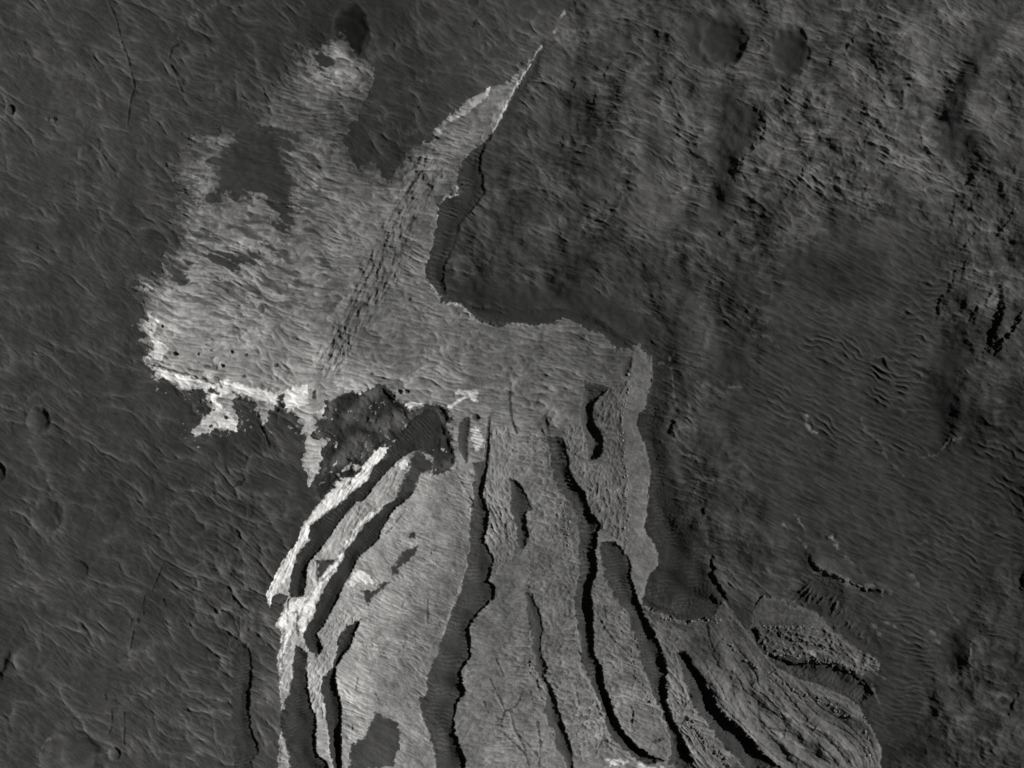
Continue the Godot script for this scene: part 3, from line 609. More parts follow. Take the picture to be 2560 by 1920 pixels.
func _row(y: int) -> void:
	var hh := PackedFloat32Array()
	var aa := PackedFloat32Array()
	var ii := PackedInt32Array()
	hh.resize(NX)
	aa.resize(NX)
	ii.resize(NX)
	var z := y * S + Z0
	for x_ in NX:
		var g := y * NX + x_
		var x := x_ * S + X0
		var big := nA.get_noise_2d(x * 0.011, z * 0.011)
		var big2 := nA.get_noise_2d(x * 0.011 + 40.0, z * 0.011)
		var mid := nA.get_noise_2d(x * 0.05, z * 0.05 + 9.0)
		var fine := nF.get_noise_2d(x * 0.16, z * 0.16)
		var grit := nA.get_noise_2d(x * 0.55, z * 0.55)
		var wx := x + big * 6.0 + mid * 0.8
		var wz := z + big2 * 6.0 - mid * 0.8
		# wind streaks run down to the right
		var st := nF.get_noise_2d((wx * 0.906 + wz * 0.423) / 46.0, (wz * 0.906 - wx * 0.423) / 9.0)
		var west := clampf((-150.0 - x) / 40.0, 0.0, 1.0)
		var rag := lerpf(fine * 4.0 + mid * 1.5, st * 17.0 + fine * 4.0, west * clampf((20.0 - z) / 60.0, 0.0, 1.0)) * (1.0 - 0.55 * clampf((z - 30.0) / 40.0, 0.0, 1.0))
		var blob := nC.get_noise_2d(x * 0.075, z * 0.075)
		if z > 10.0 and x < -150.0:      # scalloped, bitten edge
			rag += ((blob + 0.5) * 7.0 - 1.0) * clampf((z - 10.0) / 20.0, 0.0, 1.0) * clampf((95.0 - z) / 20.0, 0.0, 1.0)
		var sp := lay_pale[g] + rag
		var sdk := lay_dark[g] + (st * 15.0 + fine * 5.0 + mid * 3.0 + 1.5 if west > 0.5 and z < -60.0 else fine * 4.0)
		var sdb := lay_debris[g] + (blob + 0.55) * 5.0 + fine * 2.0
		var macro := 2.8 * nF.get_noise_2d(x * 0.012 + 4.0, z * 0.012)
		var h := 0.0
		var a := 0.0
		var id := 0
		if sp > 0.0:
			# ---------------- pale layered rock
			id = zone_pale[g]
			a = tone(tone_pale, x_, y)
			var zi: Array = zp[id]
			var ca: float = zi[0]
			var sa: float = zi[1]
			var p := wx * ca + wz * sa
			var q := wz * ca - wx * sa
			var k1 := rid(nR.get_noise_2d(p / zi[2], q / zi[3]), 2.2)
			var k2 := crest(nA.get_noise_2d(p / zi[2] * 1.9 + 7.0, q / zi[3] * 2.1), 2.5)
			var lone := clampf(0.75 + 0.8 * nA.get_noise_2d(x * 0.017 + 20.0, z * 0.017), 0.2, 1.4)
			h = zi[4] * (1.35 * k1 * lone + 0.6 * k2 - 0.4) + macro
			a *= 1.0 + zi[6] * (0.34 * k1 * lone + 0.12 * k2 - 0.13)  # wave crests lightened in colour to stand in for sunlit slopes
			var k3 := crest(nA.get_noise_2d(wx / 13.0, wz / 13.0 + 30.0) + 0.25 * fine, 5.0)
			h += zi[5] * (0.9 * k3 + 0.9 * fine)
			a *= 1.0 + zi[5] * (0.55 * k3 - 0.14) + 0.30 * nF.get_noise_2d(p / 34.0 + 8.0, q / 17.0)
			if id == 19:
				a *= 1.3
			if zi[7] > 0.0:      # blocks parted by joints
				var cv := nC.get_noise_2d((wx + fine * 5.0) * zi[7], (wz + mid * 3.0) * zi[7] * 0.8)
				var jt := clampf((cv + 0.97) * 9.0, 0.0, 1.0)
				h -= 0.55 * (1.0 - jt) * lone
				a *= 1.0 - 0.16 * (1.0 - jt) * lone
			var gz := sm((lay_groove[g] + 7.0 + mid * 4.0) / 18.0)
			if gz > 0.0:
				var gp := -0.46 * wx + 0.888 * wz
				var gq := -0.888 * wx - 0.46 * wz
				var gv := nF.get_noise_2d(gp / 15.0, gq / 6.5)
				var gw := rid(nR.get_noise_2d(gp / 60.0 + 4.0, gq / 15.0), 3.0)
				h += gz * (1.9 * gv - 0.7 * gw + 0.5 * mid)
				a *= 1.0 - gz * 0.25 * gw
				a *= 1.0 - 0.12 * gz
			if lay_lobe[g] > 0.0:
				var lz := sm(lay_lobe[g] / 12.0)
				var ld := lay_lobe_d[g]
				var ls := lay_lobe_s[g]
				var lv := nA.get_noise_2d(ld / 21.0 + 3.0 + mid * 0.15, ls / 130.0)
				var lj := nA.get_noise_2d(ld / 14.0 + 9.0 + fine * 0.1, ls / 110.0)
				var keep := lz * clampf((ls - 30.0) / 60.0, 0.15, 1.0) * clampf((100.0 - ld) / 30.0, 0.0, 1.0)
				h += keep * (3.6 * lv - 1.3 * crest(lj, 9.0))
				a *= 1.0 + keep * (0.25 * lv - 0.30 * crest(lj, 9.0))
			h += 0.09 * grit
			var grain := 0.45 if id == id_shelf else 1.0
			a *= 1.0 + grain * (0.22 * fine + 0.12 * grit) + 0.16 * mid
			var sw := lay_white[g] + fine * 3.0 + grit * 0.6
			if sw > 0.0:
				var wv := a * 1.3 + 0.20 + 0.30 * clampf(0.35 + 1.1 * nF.get_noise_2d(x * 0.06 + 9.0, z * 0.06), 0.0, 1.0)
				a = lerpf(a, wv, clampf(sw / 1.5, 0.0, 1.0))
			if lay_brilliant[g] + fine * 2.0 > 0.0:
				a = lerpf(a, 0.80 + 0.12 * fine + 0.08 * mid, clampf((lay_brilliant[g] + fine * 2.0) / 1.2, 0.0, 1.0))
			var nw := west * clampf((-40.0 - z) / 60.0, 0.0, 1.0)
			if z < -150.0:
				nw = maxf(nw, clampf((-10.0 - x) / 60.0, 0.0, 1.0) * clampf((-150.0 - z) / 40.0, 0.0, 1.0))
			if nw > 0.0:
				a = lerpf(a, lerpf(tone(tone_ground, x_, y) * (1.0 + 0.3 * st), a, clampf((sp + st * 12.0 + 2.0) / 17.0, 0.22, 1.0)), nw)
			if sdk > 0.0:
				id = zone_dark[g] if zone_dark[g] >= 0 else id
				var dk := tone(tone_ground, x_, y) * (1.0 + 0.3 * st)
				a = lerpf(a, dk, clampf(sdk / (5.0 if west > 0.5 and z < -60.0 else 1.6), 0.0, 1.0))
				h = lerpf(h, macro + (h - macro) * 0.5 - 0.3, clampf(sdk / 3.0, 0.0, 1.0))
			elif west > 0.3 and z < -30.0 and st > 0.1:
				a = lerpf(a, 0.06, clampf((st - 0.02) * 3.4, 0.0, 0.85) * west * clampf((-30.0 - z) / 60.0, 0.0, 1.0))
			# hard sand edge of the shelf on the west stands a little proud
			h += 0.5 * clampf(sp / 2.5, 0.0, 1.0)
		else:
			# ---------------- dark ground
			h = macro
			id = zone_ground[g]
			a = tone(tone_ground, x_, y)
			var e := sm((lay_east[g] + 20.0) / 40.0)
			var dn := sm((lay_dune[g] + 10.0) / 24.0)
			var patch := 0.55 + 0.6 * big2 * big + 0.35 * nA.get_noise_2d(x * 0.02 + 70.0, z * 0.02)
			patch = clampf(patch * 1.25 - 0.1, 0.08, 1.35)
			patch += 0.75 * exp(-((x + 275.0) * (x + 275.0) / 4500.0 + (z - 210.0) * (z - 210.0) / 30000.0))
			var soft := sm((lay_smooth[g] + fine * 4.0 + 8.0) / 16.0)
			if e < 1.0:
				var p := wx * 0.85 + wz * 0.527
				var q := wz * 0.85 - wx * 0.527
				var k1 := rid(nR.get_noise_2d(p / 64.0, q / 27.0), 3.6)
				var k2 := crest(nA.get_noise_2d(p / 26.0 + 3.0, q / 10.0), 4.0)
				var s2 := nF.get_noise_2d(p / 13.0, q / 4.2)
				var f := (1.0 - e) * (1.0 - 0.85 * soft)
				h += f * (patch * (2.1 * k1 + 0.5 * k2) + 0.24 * s2)
				a *= 1.0 + f * (patch * (1.1 * k1 + 0.2 * k2) - 0.2 + 0.16 * s2)  # crest brightness painted in, standing for sun on the bedform slopes
			if e > 0.0:
				var p := wx * 0.92 + wz * 0.39
				var q := wz * 0.92 - wx * 0.39
				var k1 := rid(nR.get_noise_2d(p / 58.0 + 20.0, q / 19.0), 2.6)
				var k2 := crest(nA.get_noise_2d(p / 24.0 + 3.0, q / 8.0), 4.0)
				patch += 0.5 * exp(-((x - 300.0) * (x - 300.0) / 30000.0 + (z + 260.0) * (z + 260.0) / 12000.0))
				var k3 := rid(nR.get_noise_2d(wx / 40.0, wz / 34.0 + 80.0), 3.5)
				var s2 := nF.get_noise_2d(p / 16.0, q / 5.0)
				var f := e * (1.0 - 0.86 * dn) * (1.0 - 0.85 * soft)
				h += f * (patch * (1.7 * k1 + 0.55 * k2 + 1.0 * k3) + 0.5 * s2 + 0.3 * fine + 0.5 * mid * patch) + (1.0 - 0.86 * dn) * sm((lay_east[g] - 5.0) / 24.0) * 8.0 * nF.get_noise_2d(x * 0.010 + 14.0, z * 0.010)
				a *= 1.0 + f * (patch * (1.1 * k1 + 0.25 * k2 + 0.7 * k3) - 0.34 + 0.28 * s2 + 0.25 * big)  # eastern crests likewise coloured lighter in place of sunlit faces
				if dn > 0.0:
					var d2 := nF.get_noise_2d((x * 0.9 + z * 0.43) / 40.0, (z * 0.9 - x * 0.43) / 6.0)
					var d3 := crest(nA.get_noise_2d((x * 0.9 + z * 0.43) / 34.0 + 2.0, (z * 0.9 - x * 0.43) / 9.0), 3.0)
					h += dn * (0.55 * d2 + 0.42 * d3)
					a *= 1.0 + dn * (0.28 * d2 + 0.24 * d3 - 0.06)
			a *= 1.0 - 0.26 * soft
			var hm := lay_hummock[g]
			if hm > 0.0:
				var r1 := nF.get_noise_2d(x * 0.026 + 60.0, z * 0.026)
				var r2 := nF.get_noise_2d(x * 0.048, z * 0.048 + 20.0)
				hm *= 1.0 - 0.85 * soft
				var r3 := rid(nR.get_noise_2d(x * 0.022 + 7.0, z * 0.022), 2.0)
				h += hm * 0.72 * (3.2 * (1.0 - absf(r1)) * (1.0 - absf(r1)) + 2.4 * r2 + 4.0 * r3 + 0.3 * fine)
				a *= 1.0 + hm * (1.3 * r3 - 0.3)
			h += 0.12 * grit
			a *= 1.0 + 0.12 * fine + 0.13 * grit + 0.14 * st
			if sp > -9.0 and west > 0.3 and fine > (0.40 if z > 5.0 else 0.5) and z > -150.0 and z < 75.0 and mid > -0.1:   # crumbs of pale rock off the edge
				a = lerpf(a, tone(tone_pale, x_, y) * 0.9, clampf((fine - (0.40 if z > 5.0 else 0.5)) * 12.0, 0.0, 0.9))
		if sdb > 0.0:
			id = id_debris
			var db := sm(sdb / 5.0)
			h = lerpf(h, macro - 2.2 + 3.2 * nF.get_noise_2d(x * 0.022 + 11.0, z * 0.022) + 1.6 * rid(nR.get_noise_2d(x * 0.03, z * 0.03), 2.0) + 0.9 * clampf(-blob, 0.0, 1.0) + 0.7 * fine, db)
			var da := 0.055 + 0.06 * clampf(nA.get_noise_2d(x * 0.035 + 3.0, z * 0.035 + 3.0), -0.6, 1.0) + 0.012 * fine
			a = lerpf(a, maxf(da, 0.03), clampf(sdb / 1.2, 0.0, 1.0))
			if fine > 0.40 and mid > 0.25:
				a = lerpf(a, 0.34, clampf((fine - 0.40) * 14.0, 0.0, 1.0))
			if lay_brilliant[g] + fine * 2.0 > 0.0:
				a = 0.42 + 0.2 * fine
		# the fine sheet settles to level at its rim, where the outer plain takes over
		var edge := minf(minf(x_, NX - 1 - x_), minf(y, NZ - 1 - y))
		h *= sm(edge * S / 12.0)
		hh[x_] = h
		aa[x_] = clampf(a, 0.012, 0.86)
		ii[x_] = id
	lock.lock()
	rows_out[y] = [hh, aa, ii]
	lock.unlock()

# ---------------------------------------------------------------- craters, slopes, troughs, cracks
func rim_fade(x: int, y: int) -> float:
	return sm(minf(minf(x, NX - 1 - x), minf(y, NZ - 1 - y)) * S / 12.0)

func slope(w: float, dh: float, reach: float, a: Array) -> void:
	var p := pts(a)
	var f := measure(p, false, reach)
	var total := 0.0
	for i in p.size() - 1:
		total += p[i].distance_to(p[i + 1])
	var taper := minf(total * 0.35, reach)
	for y in f.h:
		for x in f.w:
			var k := y * f.w + x
			var d := f.d[k]
			if d >= reach:
				continue
			var wob := 0.0
			if w < 8.0:
				wob = nF.get_noise_2d((x + f.x0) * S * 0.14, (y + f.y0) * S * 0.14) * 4.0 + nA.get_noise_2d((x + f.x0) * S * 0.33, (y + f.y0) * S * 0.33) * 0.7
			else:
				wob = nF.get_noise_2d((x + f.x0) * S * 0.03, (y + f.y0) * S * 0.03) * 6.0
			var sd := (d if f.side[k] > 0.0 else -d) + wob
			var s := f.s[k]
			var ends := sm((s + 2.0) / taper) * sm((total + 2.0 - s) / taper)
			var up := sm(sd / w + 0.5) - 0.5
			var far := 1.0 - sm(d / reach)
			var g := (y + f.y0) * NX + x + f.x0
			H[g] += dh * up * far * ends * rim_fade(x + f.x0, y + f.y0)

func crater(cx: float, cz: float, rx: float, rz: float, dep: float, fa: float, rim_id: int, floor_id: int) -> void:
	var r := sqrt(rx * rz)
	var big := dep * r * (0.95 if r > 4.0 else 0.85)
	for y in range(maxi(0, int((cz - rz * 1.7 - Z0) / S)), mini(NZ - 1, int((cz + rz * 1.7 - Z0) / S) + 1)):
		for x in range(maxi(0, int((cx - rx * 1.7 - X0) / S)), mini(NX - 1, int((cx + rx * 1.7 - X0) / S) + 1)):
			var dx := (x * S + X0 - cx) / rx
			var dz := (y * S + Z0 - cz) / rz
			var d := sqrt(dx * dx + dz * dz)
			d += nA.get_noise_2d(x * S * 0.5 / maxf(r * 0.25, 1.0), y * S * 0.5 / maxf(r * 0.25, 1.0)) * (0.38 if r < 4.0 else 0.06 if r < 14.0 else 0.10)
			if d > 1.65:
				continue
			var g := y * NX + x
			var fade := rim_fade(x, y)
			if d < 1.0:
				var calm := sm((1.0 - d) / 0.35)
				H[g] = lerpf(H[g], H[g] * 0.25, calm) - big * (1.0 - d * d) * fade
				A[g] = lerpf(A[g], A[g] * fa if fa > 0.5 or A[g] < 0.1 else 0.075, sm((1.06 - d) / 0.4))
				ID[g] = floor_id if d < 0.72 and floor_id >= 0 else rim_id
			elif d < 1.2:
				ID[g] = rim_id
			var lip := exp(-pow((d - 1.0) / 0.22, 2.0))
			H[g] += big * 0.16 * lip * fade
			if r > 4.0:
				A[g] *= 1.0 + 0.18 * lip * nC.get_noise_2d(x * S * 0.1, y * S * 0.1 + 7.0) * -1.0

func trough(key: String, la: Array, ra: Array, depth: float, wl: float, wr: float, lam: float, amp: float, skew: float, rag: float, alb: float, d1 := -1.0) -> void:
	var fid := new_id(key, "sand_floor")
	var cid := new_id(key, "cliff_face")
	var l := pts(la)
	var r := pts(ra)
	var poly := l.duplicate()
	for i in range(r.size() - 1, -1, -1):
		poly.append(r[i])
	var reach := 46.0
	var total := 0.0
	for i in r.size() - 1:
		total += r[i].distance_to(r[i + 1])
	var d0 := depth
	var ztop := maxf(minf(l[0].y, r[0].y), -384.0)
	var zend := minf(maxf(l[l.size() - 1].y, r[r.size() - 1].y), 384.0)
	var dir := (l[l.size() - 1] + r[r.size() - 1] - l[0] - r[0]).normalized()
	var whole := measure(poly, true, wl + 3.0)
	var m := inside(poly, whole)
	var fl := measure(l, false, reach)
	var fr := measure(r, false, reach)
	for y in whole.h:
		for x in whole.w:
			var k := y * whole.w + x
			var gx := x + whole.x0
			var gy := y + whole.y0
			var ax := gx - fl.x0
			var ay := gy - fl.y0
			var dl := reach
			var s := 0.0
			if ax >= 0 and ay >= 0 and ax < fl.w and ay < fl.h:
				dl = fl.d[ay * fl.w + ax]
				s = fl.s[ay * fl.w + ax]
			ax = gx - fr.x0
			ay = gy - fr.y0
			var dr := reach
			var sr := 0.0
			if ax >= 0 and ay >= 0 and ax < fr.w and ay < fr.h:
				dr = fr.d[ay * fr.w + ax]
				sr = fr.s[ay * fr.w + ax]
			var isin := m[k] == 1
			if not isin and (dl >= wl + 2.0 or dr <= dl):
				continue
			var g := gy * NX + gx
			var n1 := nF.get_noise_2d(gx * S * 0.11, gy * S * 0.11)
			var hf := nA.get_noise_2d(gx * S * 0.31, gy * S * 0.31)
			var sl := (dl if isin else -dl) + n1 * minf(rag, 2.0) * 1.5 + hf * 0.5
			var at := Vector2(gx * S + X0, gy * S + Z0)
			var ed := minf(at.distance_to(Geometry2D.get_closest_point_to_segment(at, l[0], r[0])), at.distance_to(Geometry2D.get_closest_point_to_segment(at, l[l.size() - 1], r[r.size() - 1]))) + n1 * 3.0 + 1.0
			var tooth := nF.get_noise_2d(sr * 0.09, 10.0 + dr * 0.02)
			var sr_in := dr - absf(tooth) * rag * 1.6 + rag * 0.25 + n1 * rag * 0.95 + hf * minf(rag, 2.5) * 0.45
			var wide := clampf(dl + dr, 6.0, 34.0)
			var left := 0.35 * sm((sl + 0.35 * wl) / (1.4 * wl)) + 0.65 * sm((sl + 1.0) / (0.6 * wide))
			var right := 0.62 * sm(sr_in / wr) + 0.38 * sm((sr_in - wr * 0.5) / (0.45 * wide))
			var deep := left * right
			depth = (lerpf(d0, d1, clampf((gy * S + Z0 - ztop) / (zend - ztop), 0.0, 1.0)) if d1 >= 0.0 else d0) * (0.9 + 0.55 * nA.get_noise_2d(gx * S * 0.03 + d0 * 5.0, gy * S * 0.03))
			deep *= sm(ed / 6.0)
			var old := H[g]
			H[g] = lerpf(old, old * 0.2 + n1 * 0.2, deep * (1.0 if sl > 0.0 else 0.25)) - depth * deep * rim_fade(gx, gy)
			if ed > 0.6 and isin and sr_in > 0.0 or sl > 0.0 and sr_in > 0.0:
				var sandy := sm((sl + 1.4 + n1 * 1.5) / (1.5 + wl * 0.08)) * sm(ed / 2.0) * sm(sr_in / (wr * 0.8))
				var tint := alb * (1.0 + 0.18 * n1 + 0.10 * nA.get_noise_2d(gx * S * 0.5, gy * S * 0.5))
				if lam > 0.0:
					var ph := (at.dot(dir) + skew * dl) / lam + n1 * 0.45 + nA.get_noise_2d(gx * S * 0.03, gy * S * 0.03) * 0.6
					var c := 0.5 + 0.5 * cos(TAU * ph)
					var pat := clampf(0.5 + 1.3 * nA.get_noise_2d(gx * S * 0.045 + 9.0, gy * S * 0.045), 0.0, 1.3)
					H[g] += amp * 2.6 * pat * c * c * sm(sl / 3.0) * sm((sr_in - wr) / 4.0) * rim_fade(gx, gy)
					tint *= 0.88 + 0.42 * c * c * pat  # rib crests painted lighter where the sun alone gives little contrast
				A[g] = lerpf(A[g], tint, sandy)
				ID[g] = fid if sr_in > wr else cid

func crack(owner: String, w: float, dep: float, fa: float, a: Array) -> void:
	var id := new_id(owner, "crack")
	var p := pts(a)
	var f := measure(p, false, w + 2.5)
	for y in f.h:
		for x in f.w:
			var k := y * f.w + x
			var gx := x + f.x0
			var gy := y + f.y0
			var wob := nF.get_noise_2d(gx * S * 0.17, gy * S * 0.17)
			var ww := w * clampf(0.8 + 1.1 * nA.get_noise_2d(f.s[k] * 0.09, w * 9.0 + a[0]), 0.0, 1.7)
			var d := f.d[k] + wob * 1.2
			if d > ww + 0.6:
				continue
			var q := sm((ww + 0.6 - d) / 1.1)
			var g := gy * NX + gx
			H[g] -= 0.55 * dep * q * rim_fade(gx, gy)
			A[g] *= lerpf(1.0, fa, q)
			if q > 0.35 or f.d[k] < 0.7:
				ID[g] = id

func pale_or_lit_line(w: float, alb: float, a: Array) -> void:  # pale outcrop lines, and sunlit rims and scarps painted bright
	var p := pts(a)
	var f := measure(p, false, w + 3.0)
	for y in f.h:
		for x in f.w:
			var k := y * f.w + x
			var gx := x + f.x0
			var gy := y + f.y0
			var n1 := nF.get_noise_2d(gx * S * 0.15, gy * S * 0.15)
			var n2 := nA.get_noise_2d(f.s[k] * 0.11, a[0])
			var d := f.d[k] + n1 * 3.4 - n2 * w * 0.6
			if d > w + 0.7:
				continue
			var q := sm((w + 0.7 - d) / (1.2 + w)) * clampf(0.9 + 0.8 * n1 + 0.4 * n2, 0.0, 1.0)
			var g := gy * NX + gx
			A[g] = lerpf(A[g], maxf(A[g], alb * (1.0 + 0.35 * n1)), q)
			H[g] += 0.5 * q * rim_fade(gx, gy)

func ripple(ang: float, lam: float, amp: float, a: Array) -> void:
	var p := pts(a)
	var f := measure(p, true, 12.0)
	var m := inside(p, f)
	var nx := -sin(deg_to_rad(ang))
	var nz := cos(deg_to_rad(ang))
	for y in f.h:
		for x in f.w:
			var k := y * f.w + x
			if not m[k] and f.d[k] > 10.0:
				continue
			var gx := x + f.x0
			var gy := y + f.y0
			var g := gy * NX + gx
			var fade := sm(((f.d[k] if m[k] else -f.d[k]) + 10.0) / 22.0)
			var n1 := nA.get_noise_2d(gx * S * 0.022, gy * S * 0.022)
			var n2 := nA.get_noise_2d(gx * S * 0.07 + 5.0, gy * S * 0.07)
			var ph := (gx * S * nx + gy * S * nz) / lam + n1 * 0.8 + n2 * 0.3
			var c := 0.5 + 0.5 * cos(TAU * ph)
			var pat := clampf(0.75 + 0.9 * nA.get_noise_2d(gx * S * 0.03 + 30.0, gy * S * 0.04), 0.25, 1.4)
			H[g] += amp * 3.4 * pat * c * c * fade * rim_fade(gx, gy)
			A[g] *= 1.0 + (0.45 * c * c * c - 0.12) * pat * fade  # ripple crests lightened in the colour to imitate sunlit relief

func _details() -> void:
	slope(34, 8.5, 60, [198.2,-158.7,209,-191.1,216.7,-217.3,219.8,-245.1,218.2,-272.9,213.6,-294.5])
	slope(4, 1.3, 18, [221.3,-191.1,220.6,-211.2,239.8,-235.9,254.5,-252.8,249.1,-269.8,233.7,-286.8])
	slope(32, 7.5, 55, [431.2,-228.1,435.8,-272.9,452.8,-309.9,472.9,-339.2,480.6,-354.7])
	slope(3.5, 1.2, 14, [288.5,-198.8,292.3,-217.3,301.6,-235.9])
	slope(3.5, 1.2, 14, [332.4,-330.8,344.8,-350.8])
	slope(3.5, 1.2, 14, [318.5,-316.1,320.4,-325.4])
	slope(3.5, 1.2, 14, [347.9,-186.5,355.6,-200.4])
	slope(3.5, 1.6, 16, [425,-61.6,426.6,-81.7,437.4,-97.1,446.6,-121.8])
	slope(3.5, 1.6, 16, [436.6,-152.5,439.7,-171,447.4,-191.1])
	slope(7, 6.5, 30, [468.2,-26.1,479,-41.6,486,-66.3,491.4,-89.4])
	slope(3, 5, 20, [479,-24.6,486.8,-40,502.2,-58.6,512.2,-77.1])
	slope(3, 1.6, 12, [454.3,-58.6,460.5,-69.4,466.7,-83.2])
	slope(3, 1.6, 12, [448.2,-112.6,455.9,-123.4])
	slope(3, 1.6, 12, [460.5,-60.1,463.6,-67.8])
	slope(3, 1.6, 12, [471.3,-77.1,477.5,-89.4])
	slope(3, 1.6, 12, [485.2,-147.9,496,-163.3,502.2,-177.2])
	slope(3, 1.6, 12, [448.2,-130.9,455.9,-143.3,463.6,-152.5])
	slope(3, 1.6, 12, [452.8,-197.3,463.6,-208.1])
	slope(40, 8.5, 70, [442,66.4,445.1,10.9,437.4,-29.2])
	slope(6, 2.5, 20, [432.7,63.4,438.9,54.1])
	slope(20, 4.5, 40, [452.8,288.5,448.2,263.8,442,242.2])
	slope(3, 1.6, 18, [465.2,251.5,458.2,259.2,457.1,276.1,461.3,294.7,463.6,313.2])
	slope(5, 2.5, 22, [496,336.3,502.2,319.4,508.4,305.5])
	slope(5, 2.5, 22, [508.4,208.2,511.6,186.6])
	slope(2, 2.6, 16, [377.2,209,354,205.9,330.9,195.9,318.5,189.7,304.7,185.1,300,177.4,293.9,166.6])
	slope(1.6, 3.0, 10, [130.1,220.6,147.1,228.3,161,234.5,170.4,238.6,184.3,236.8,199.7,234.5,211.3,235.3])
	slope(2.4, 3.5, 10, [215.5,216.7,207.4,202.1,202,189.7,199.7,168.1])
	slope(2.4, 3.5, 10, [206.7,219,199.7,211.3])
	slope(2, 2.2, 14, [159.5,51.9,159,41.1,164.9,34])
	slope(2, 2.2, 14, [190.4,131.2,191.5,122.5,194.2,121.9])
	slope(2, 2.2, 14, [193.5,132.6,188.9,140.3])
	slope(2, 2.2, 14, [192,146.5,198.9,163.5])
	slope(1.6, 2.2, 6, [245.2,244,256.8,244.5,270.7,243,284.6,243.4,298.5,242.5])
	slope(2, 2.2, 8, [314.7,154.2,317,151.1,322.4,153.5])
	slope(10, 3.5, 30, [-513.5,299.3,-502.7,276.1,-497.3,262.3])
	slope(2.5, 1.0, 10, [48.3,-233.5,51.4,-251.3])
	slope(2.5, 1.0, 10, [63,-293,59.9,-308.4])
	slope(2.5, 1.0, 10, [38.3,-198.8,32.1,-215.8])
	slope(2.5, 1.0, 10, [82.3,-277.5,83.8,-293])
	slope(2.5, 1.0, 10, [145.6,-342.3,147.4,-353.1])
	slope(2.5, 1.0, 10, [90,-303.8,101.6,-325.4])
	slope(2.5, 1.0, 10, [159.4,-299.1,162.5,-309.9])
	slope(2.5, 1.0, 10, [-22.7,-120.3,-16.5,-134.2])
	slope(2.5, 1.0, 10, [66.9,-252.8,66.9,-262.1])
	slope(2.5, 1.0, 10, [-44.3,-352.4,-26.5,-373.2])
	slope(16, 3.0, 40, [432.7,359.5,423.5,310.1,426.6,266.9])
	slope(1.4, 1.8, 8, [131.7,117.4,145.6,128])
	slope(2.2, 1.8, 9, [334,267.7,313.9,264.6,300,259.2,281.5,256.9,269.2,251.5,256.8,249.9])
	slope(2.2, 1.2, 8, [309.3,256.1,293.9,251.5,278.4,249.9,263,248.4])
	slope(58, 9, 85, [178,-324,160,-254,143,-184,113,-116,88,-74])
	slope(50, 7, 70, [433,-354,413,-294,393,-234,388,-184])
	slope(40, 6, 60, [453,-144,463,-204,473,-264])
	slope(44, 6, 60, [48,-154,73,-234,108,-304])
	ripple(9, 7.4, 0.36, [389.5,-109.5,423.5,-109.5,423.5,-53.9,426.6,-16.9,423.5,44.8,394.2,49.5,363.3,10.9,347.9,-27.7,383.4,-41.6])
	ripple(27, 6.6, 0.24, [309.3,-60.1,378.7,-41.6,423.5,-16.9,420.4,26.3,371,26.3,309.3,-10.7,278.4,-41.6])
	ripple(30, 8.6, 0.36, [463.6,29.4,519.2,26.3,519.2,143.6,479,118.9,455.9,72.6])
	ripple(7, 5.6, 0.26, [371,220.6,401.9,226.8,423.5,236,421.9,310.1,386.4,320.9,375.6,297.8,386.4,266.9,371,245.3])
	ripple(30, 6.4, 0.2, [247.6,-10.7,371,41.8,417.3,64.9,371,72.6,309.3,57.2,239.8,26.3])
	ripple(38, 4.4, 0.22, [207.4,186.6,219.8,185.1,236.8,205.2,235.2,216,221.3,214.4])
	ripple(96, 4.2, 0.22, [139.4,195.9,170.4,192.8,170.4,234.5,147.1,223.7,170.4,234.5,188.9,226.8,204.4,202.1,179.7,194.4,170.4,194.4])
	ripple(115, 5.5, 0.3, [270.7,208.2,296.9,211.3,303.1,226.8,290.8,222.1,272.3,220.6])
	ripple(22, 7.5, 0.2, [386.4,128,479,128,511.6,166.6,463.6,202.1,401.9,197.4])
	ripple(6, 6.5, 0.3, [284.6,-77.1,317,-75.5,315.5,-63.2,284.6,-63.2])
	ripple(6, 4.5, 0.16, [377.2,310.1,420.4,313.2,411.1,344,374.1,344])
	pale_or_lit_line(1.1, 0.12, [157.9,-15.3,160.2,-4.5,161,10.9,164.8,23.2])
	pale_or_lit_line(1.1, 0.12, [161,-29.2,154.8,-21.5,147.1,-20])
	pale_or_lit_line(1.6, 0.12, [164.9,35.1,162.2,46.5,161.1,55.2,166.6,66.1,170.9,70.4,179.6,72.6,186.1,77.4])
	pale_or_lit_line(1.8, 0.18, [294.6,32.5,293.9,40.2,298.5,46.4,304.7,48.7])
	pale_or_lit_line(1.5, 0.13, [270.7,138.8,275.3,145.3])
	pale_or_lit_line(1.5, 0.13, [284.6,132.6,289.2,141.9,292.3,145.7])
	pale_or_lit_line(1.5, 0.13, [286.1,153.5,293.9,163.5])
	pale_or_lit_line(1.5, 0.13, [355.6,236,363.3,243.7,366.4,249.9])
	pale_or_lit_line(1.5, 0.13, [372.6,237.6,383.4,243.7])
	pale_or_lit_line(1.5, 0.13, [418.9,246.8,426.6,259.2])
	pale_or_lit_line(1.5, 0.13, [361.8,288.5,372.6,294.7])
	pale_or_lit_line(1.5, 0.13, [358.7,297.8,361.8,310.1,367.9,320.1])
	pale_or_lit_line(1.5, 0.13, [332.4,172.8,341.7,180.5])
	pale_or_lit_line(3.2, 0.16, [317.8,154.2,322.4,157.3,324.7,162])
	pale_or_lit_line(2.2, 0.13, [301.6,178.9,307.7,185.1,318.5,189.4,330.9,195.9,343.2,201.3,354,205.2])
	pale_or_lit_line(2.2, 0.13, [354,200.5,364.8,203.6,377.2,208.2])
	pale_or_lit_line(3.0, 0.1, [396.5,190.5,403.4,194.4,406.5,203.6])
	pale_or_lit_line(1.2, 0.085, [434.3,222.1,448.2,242.2])
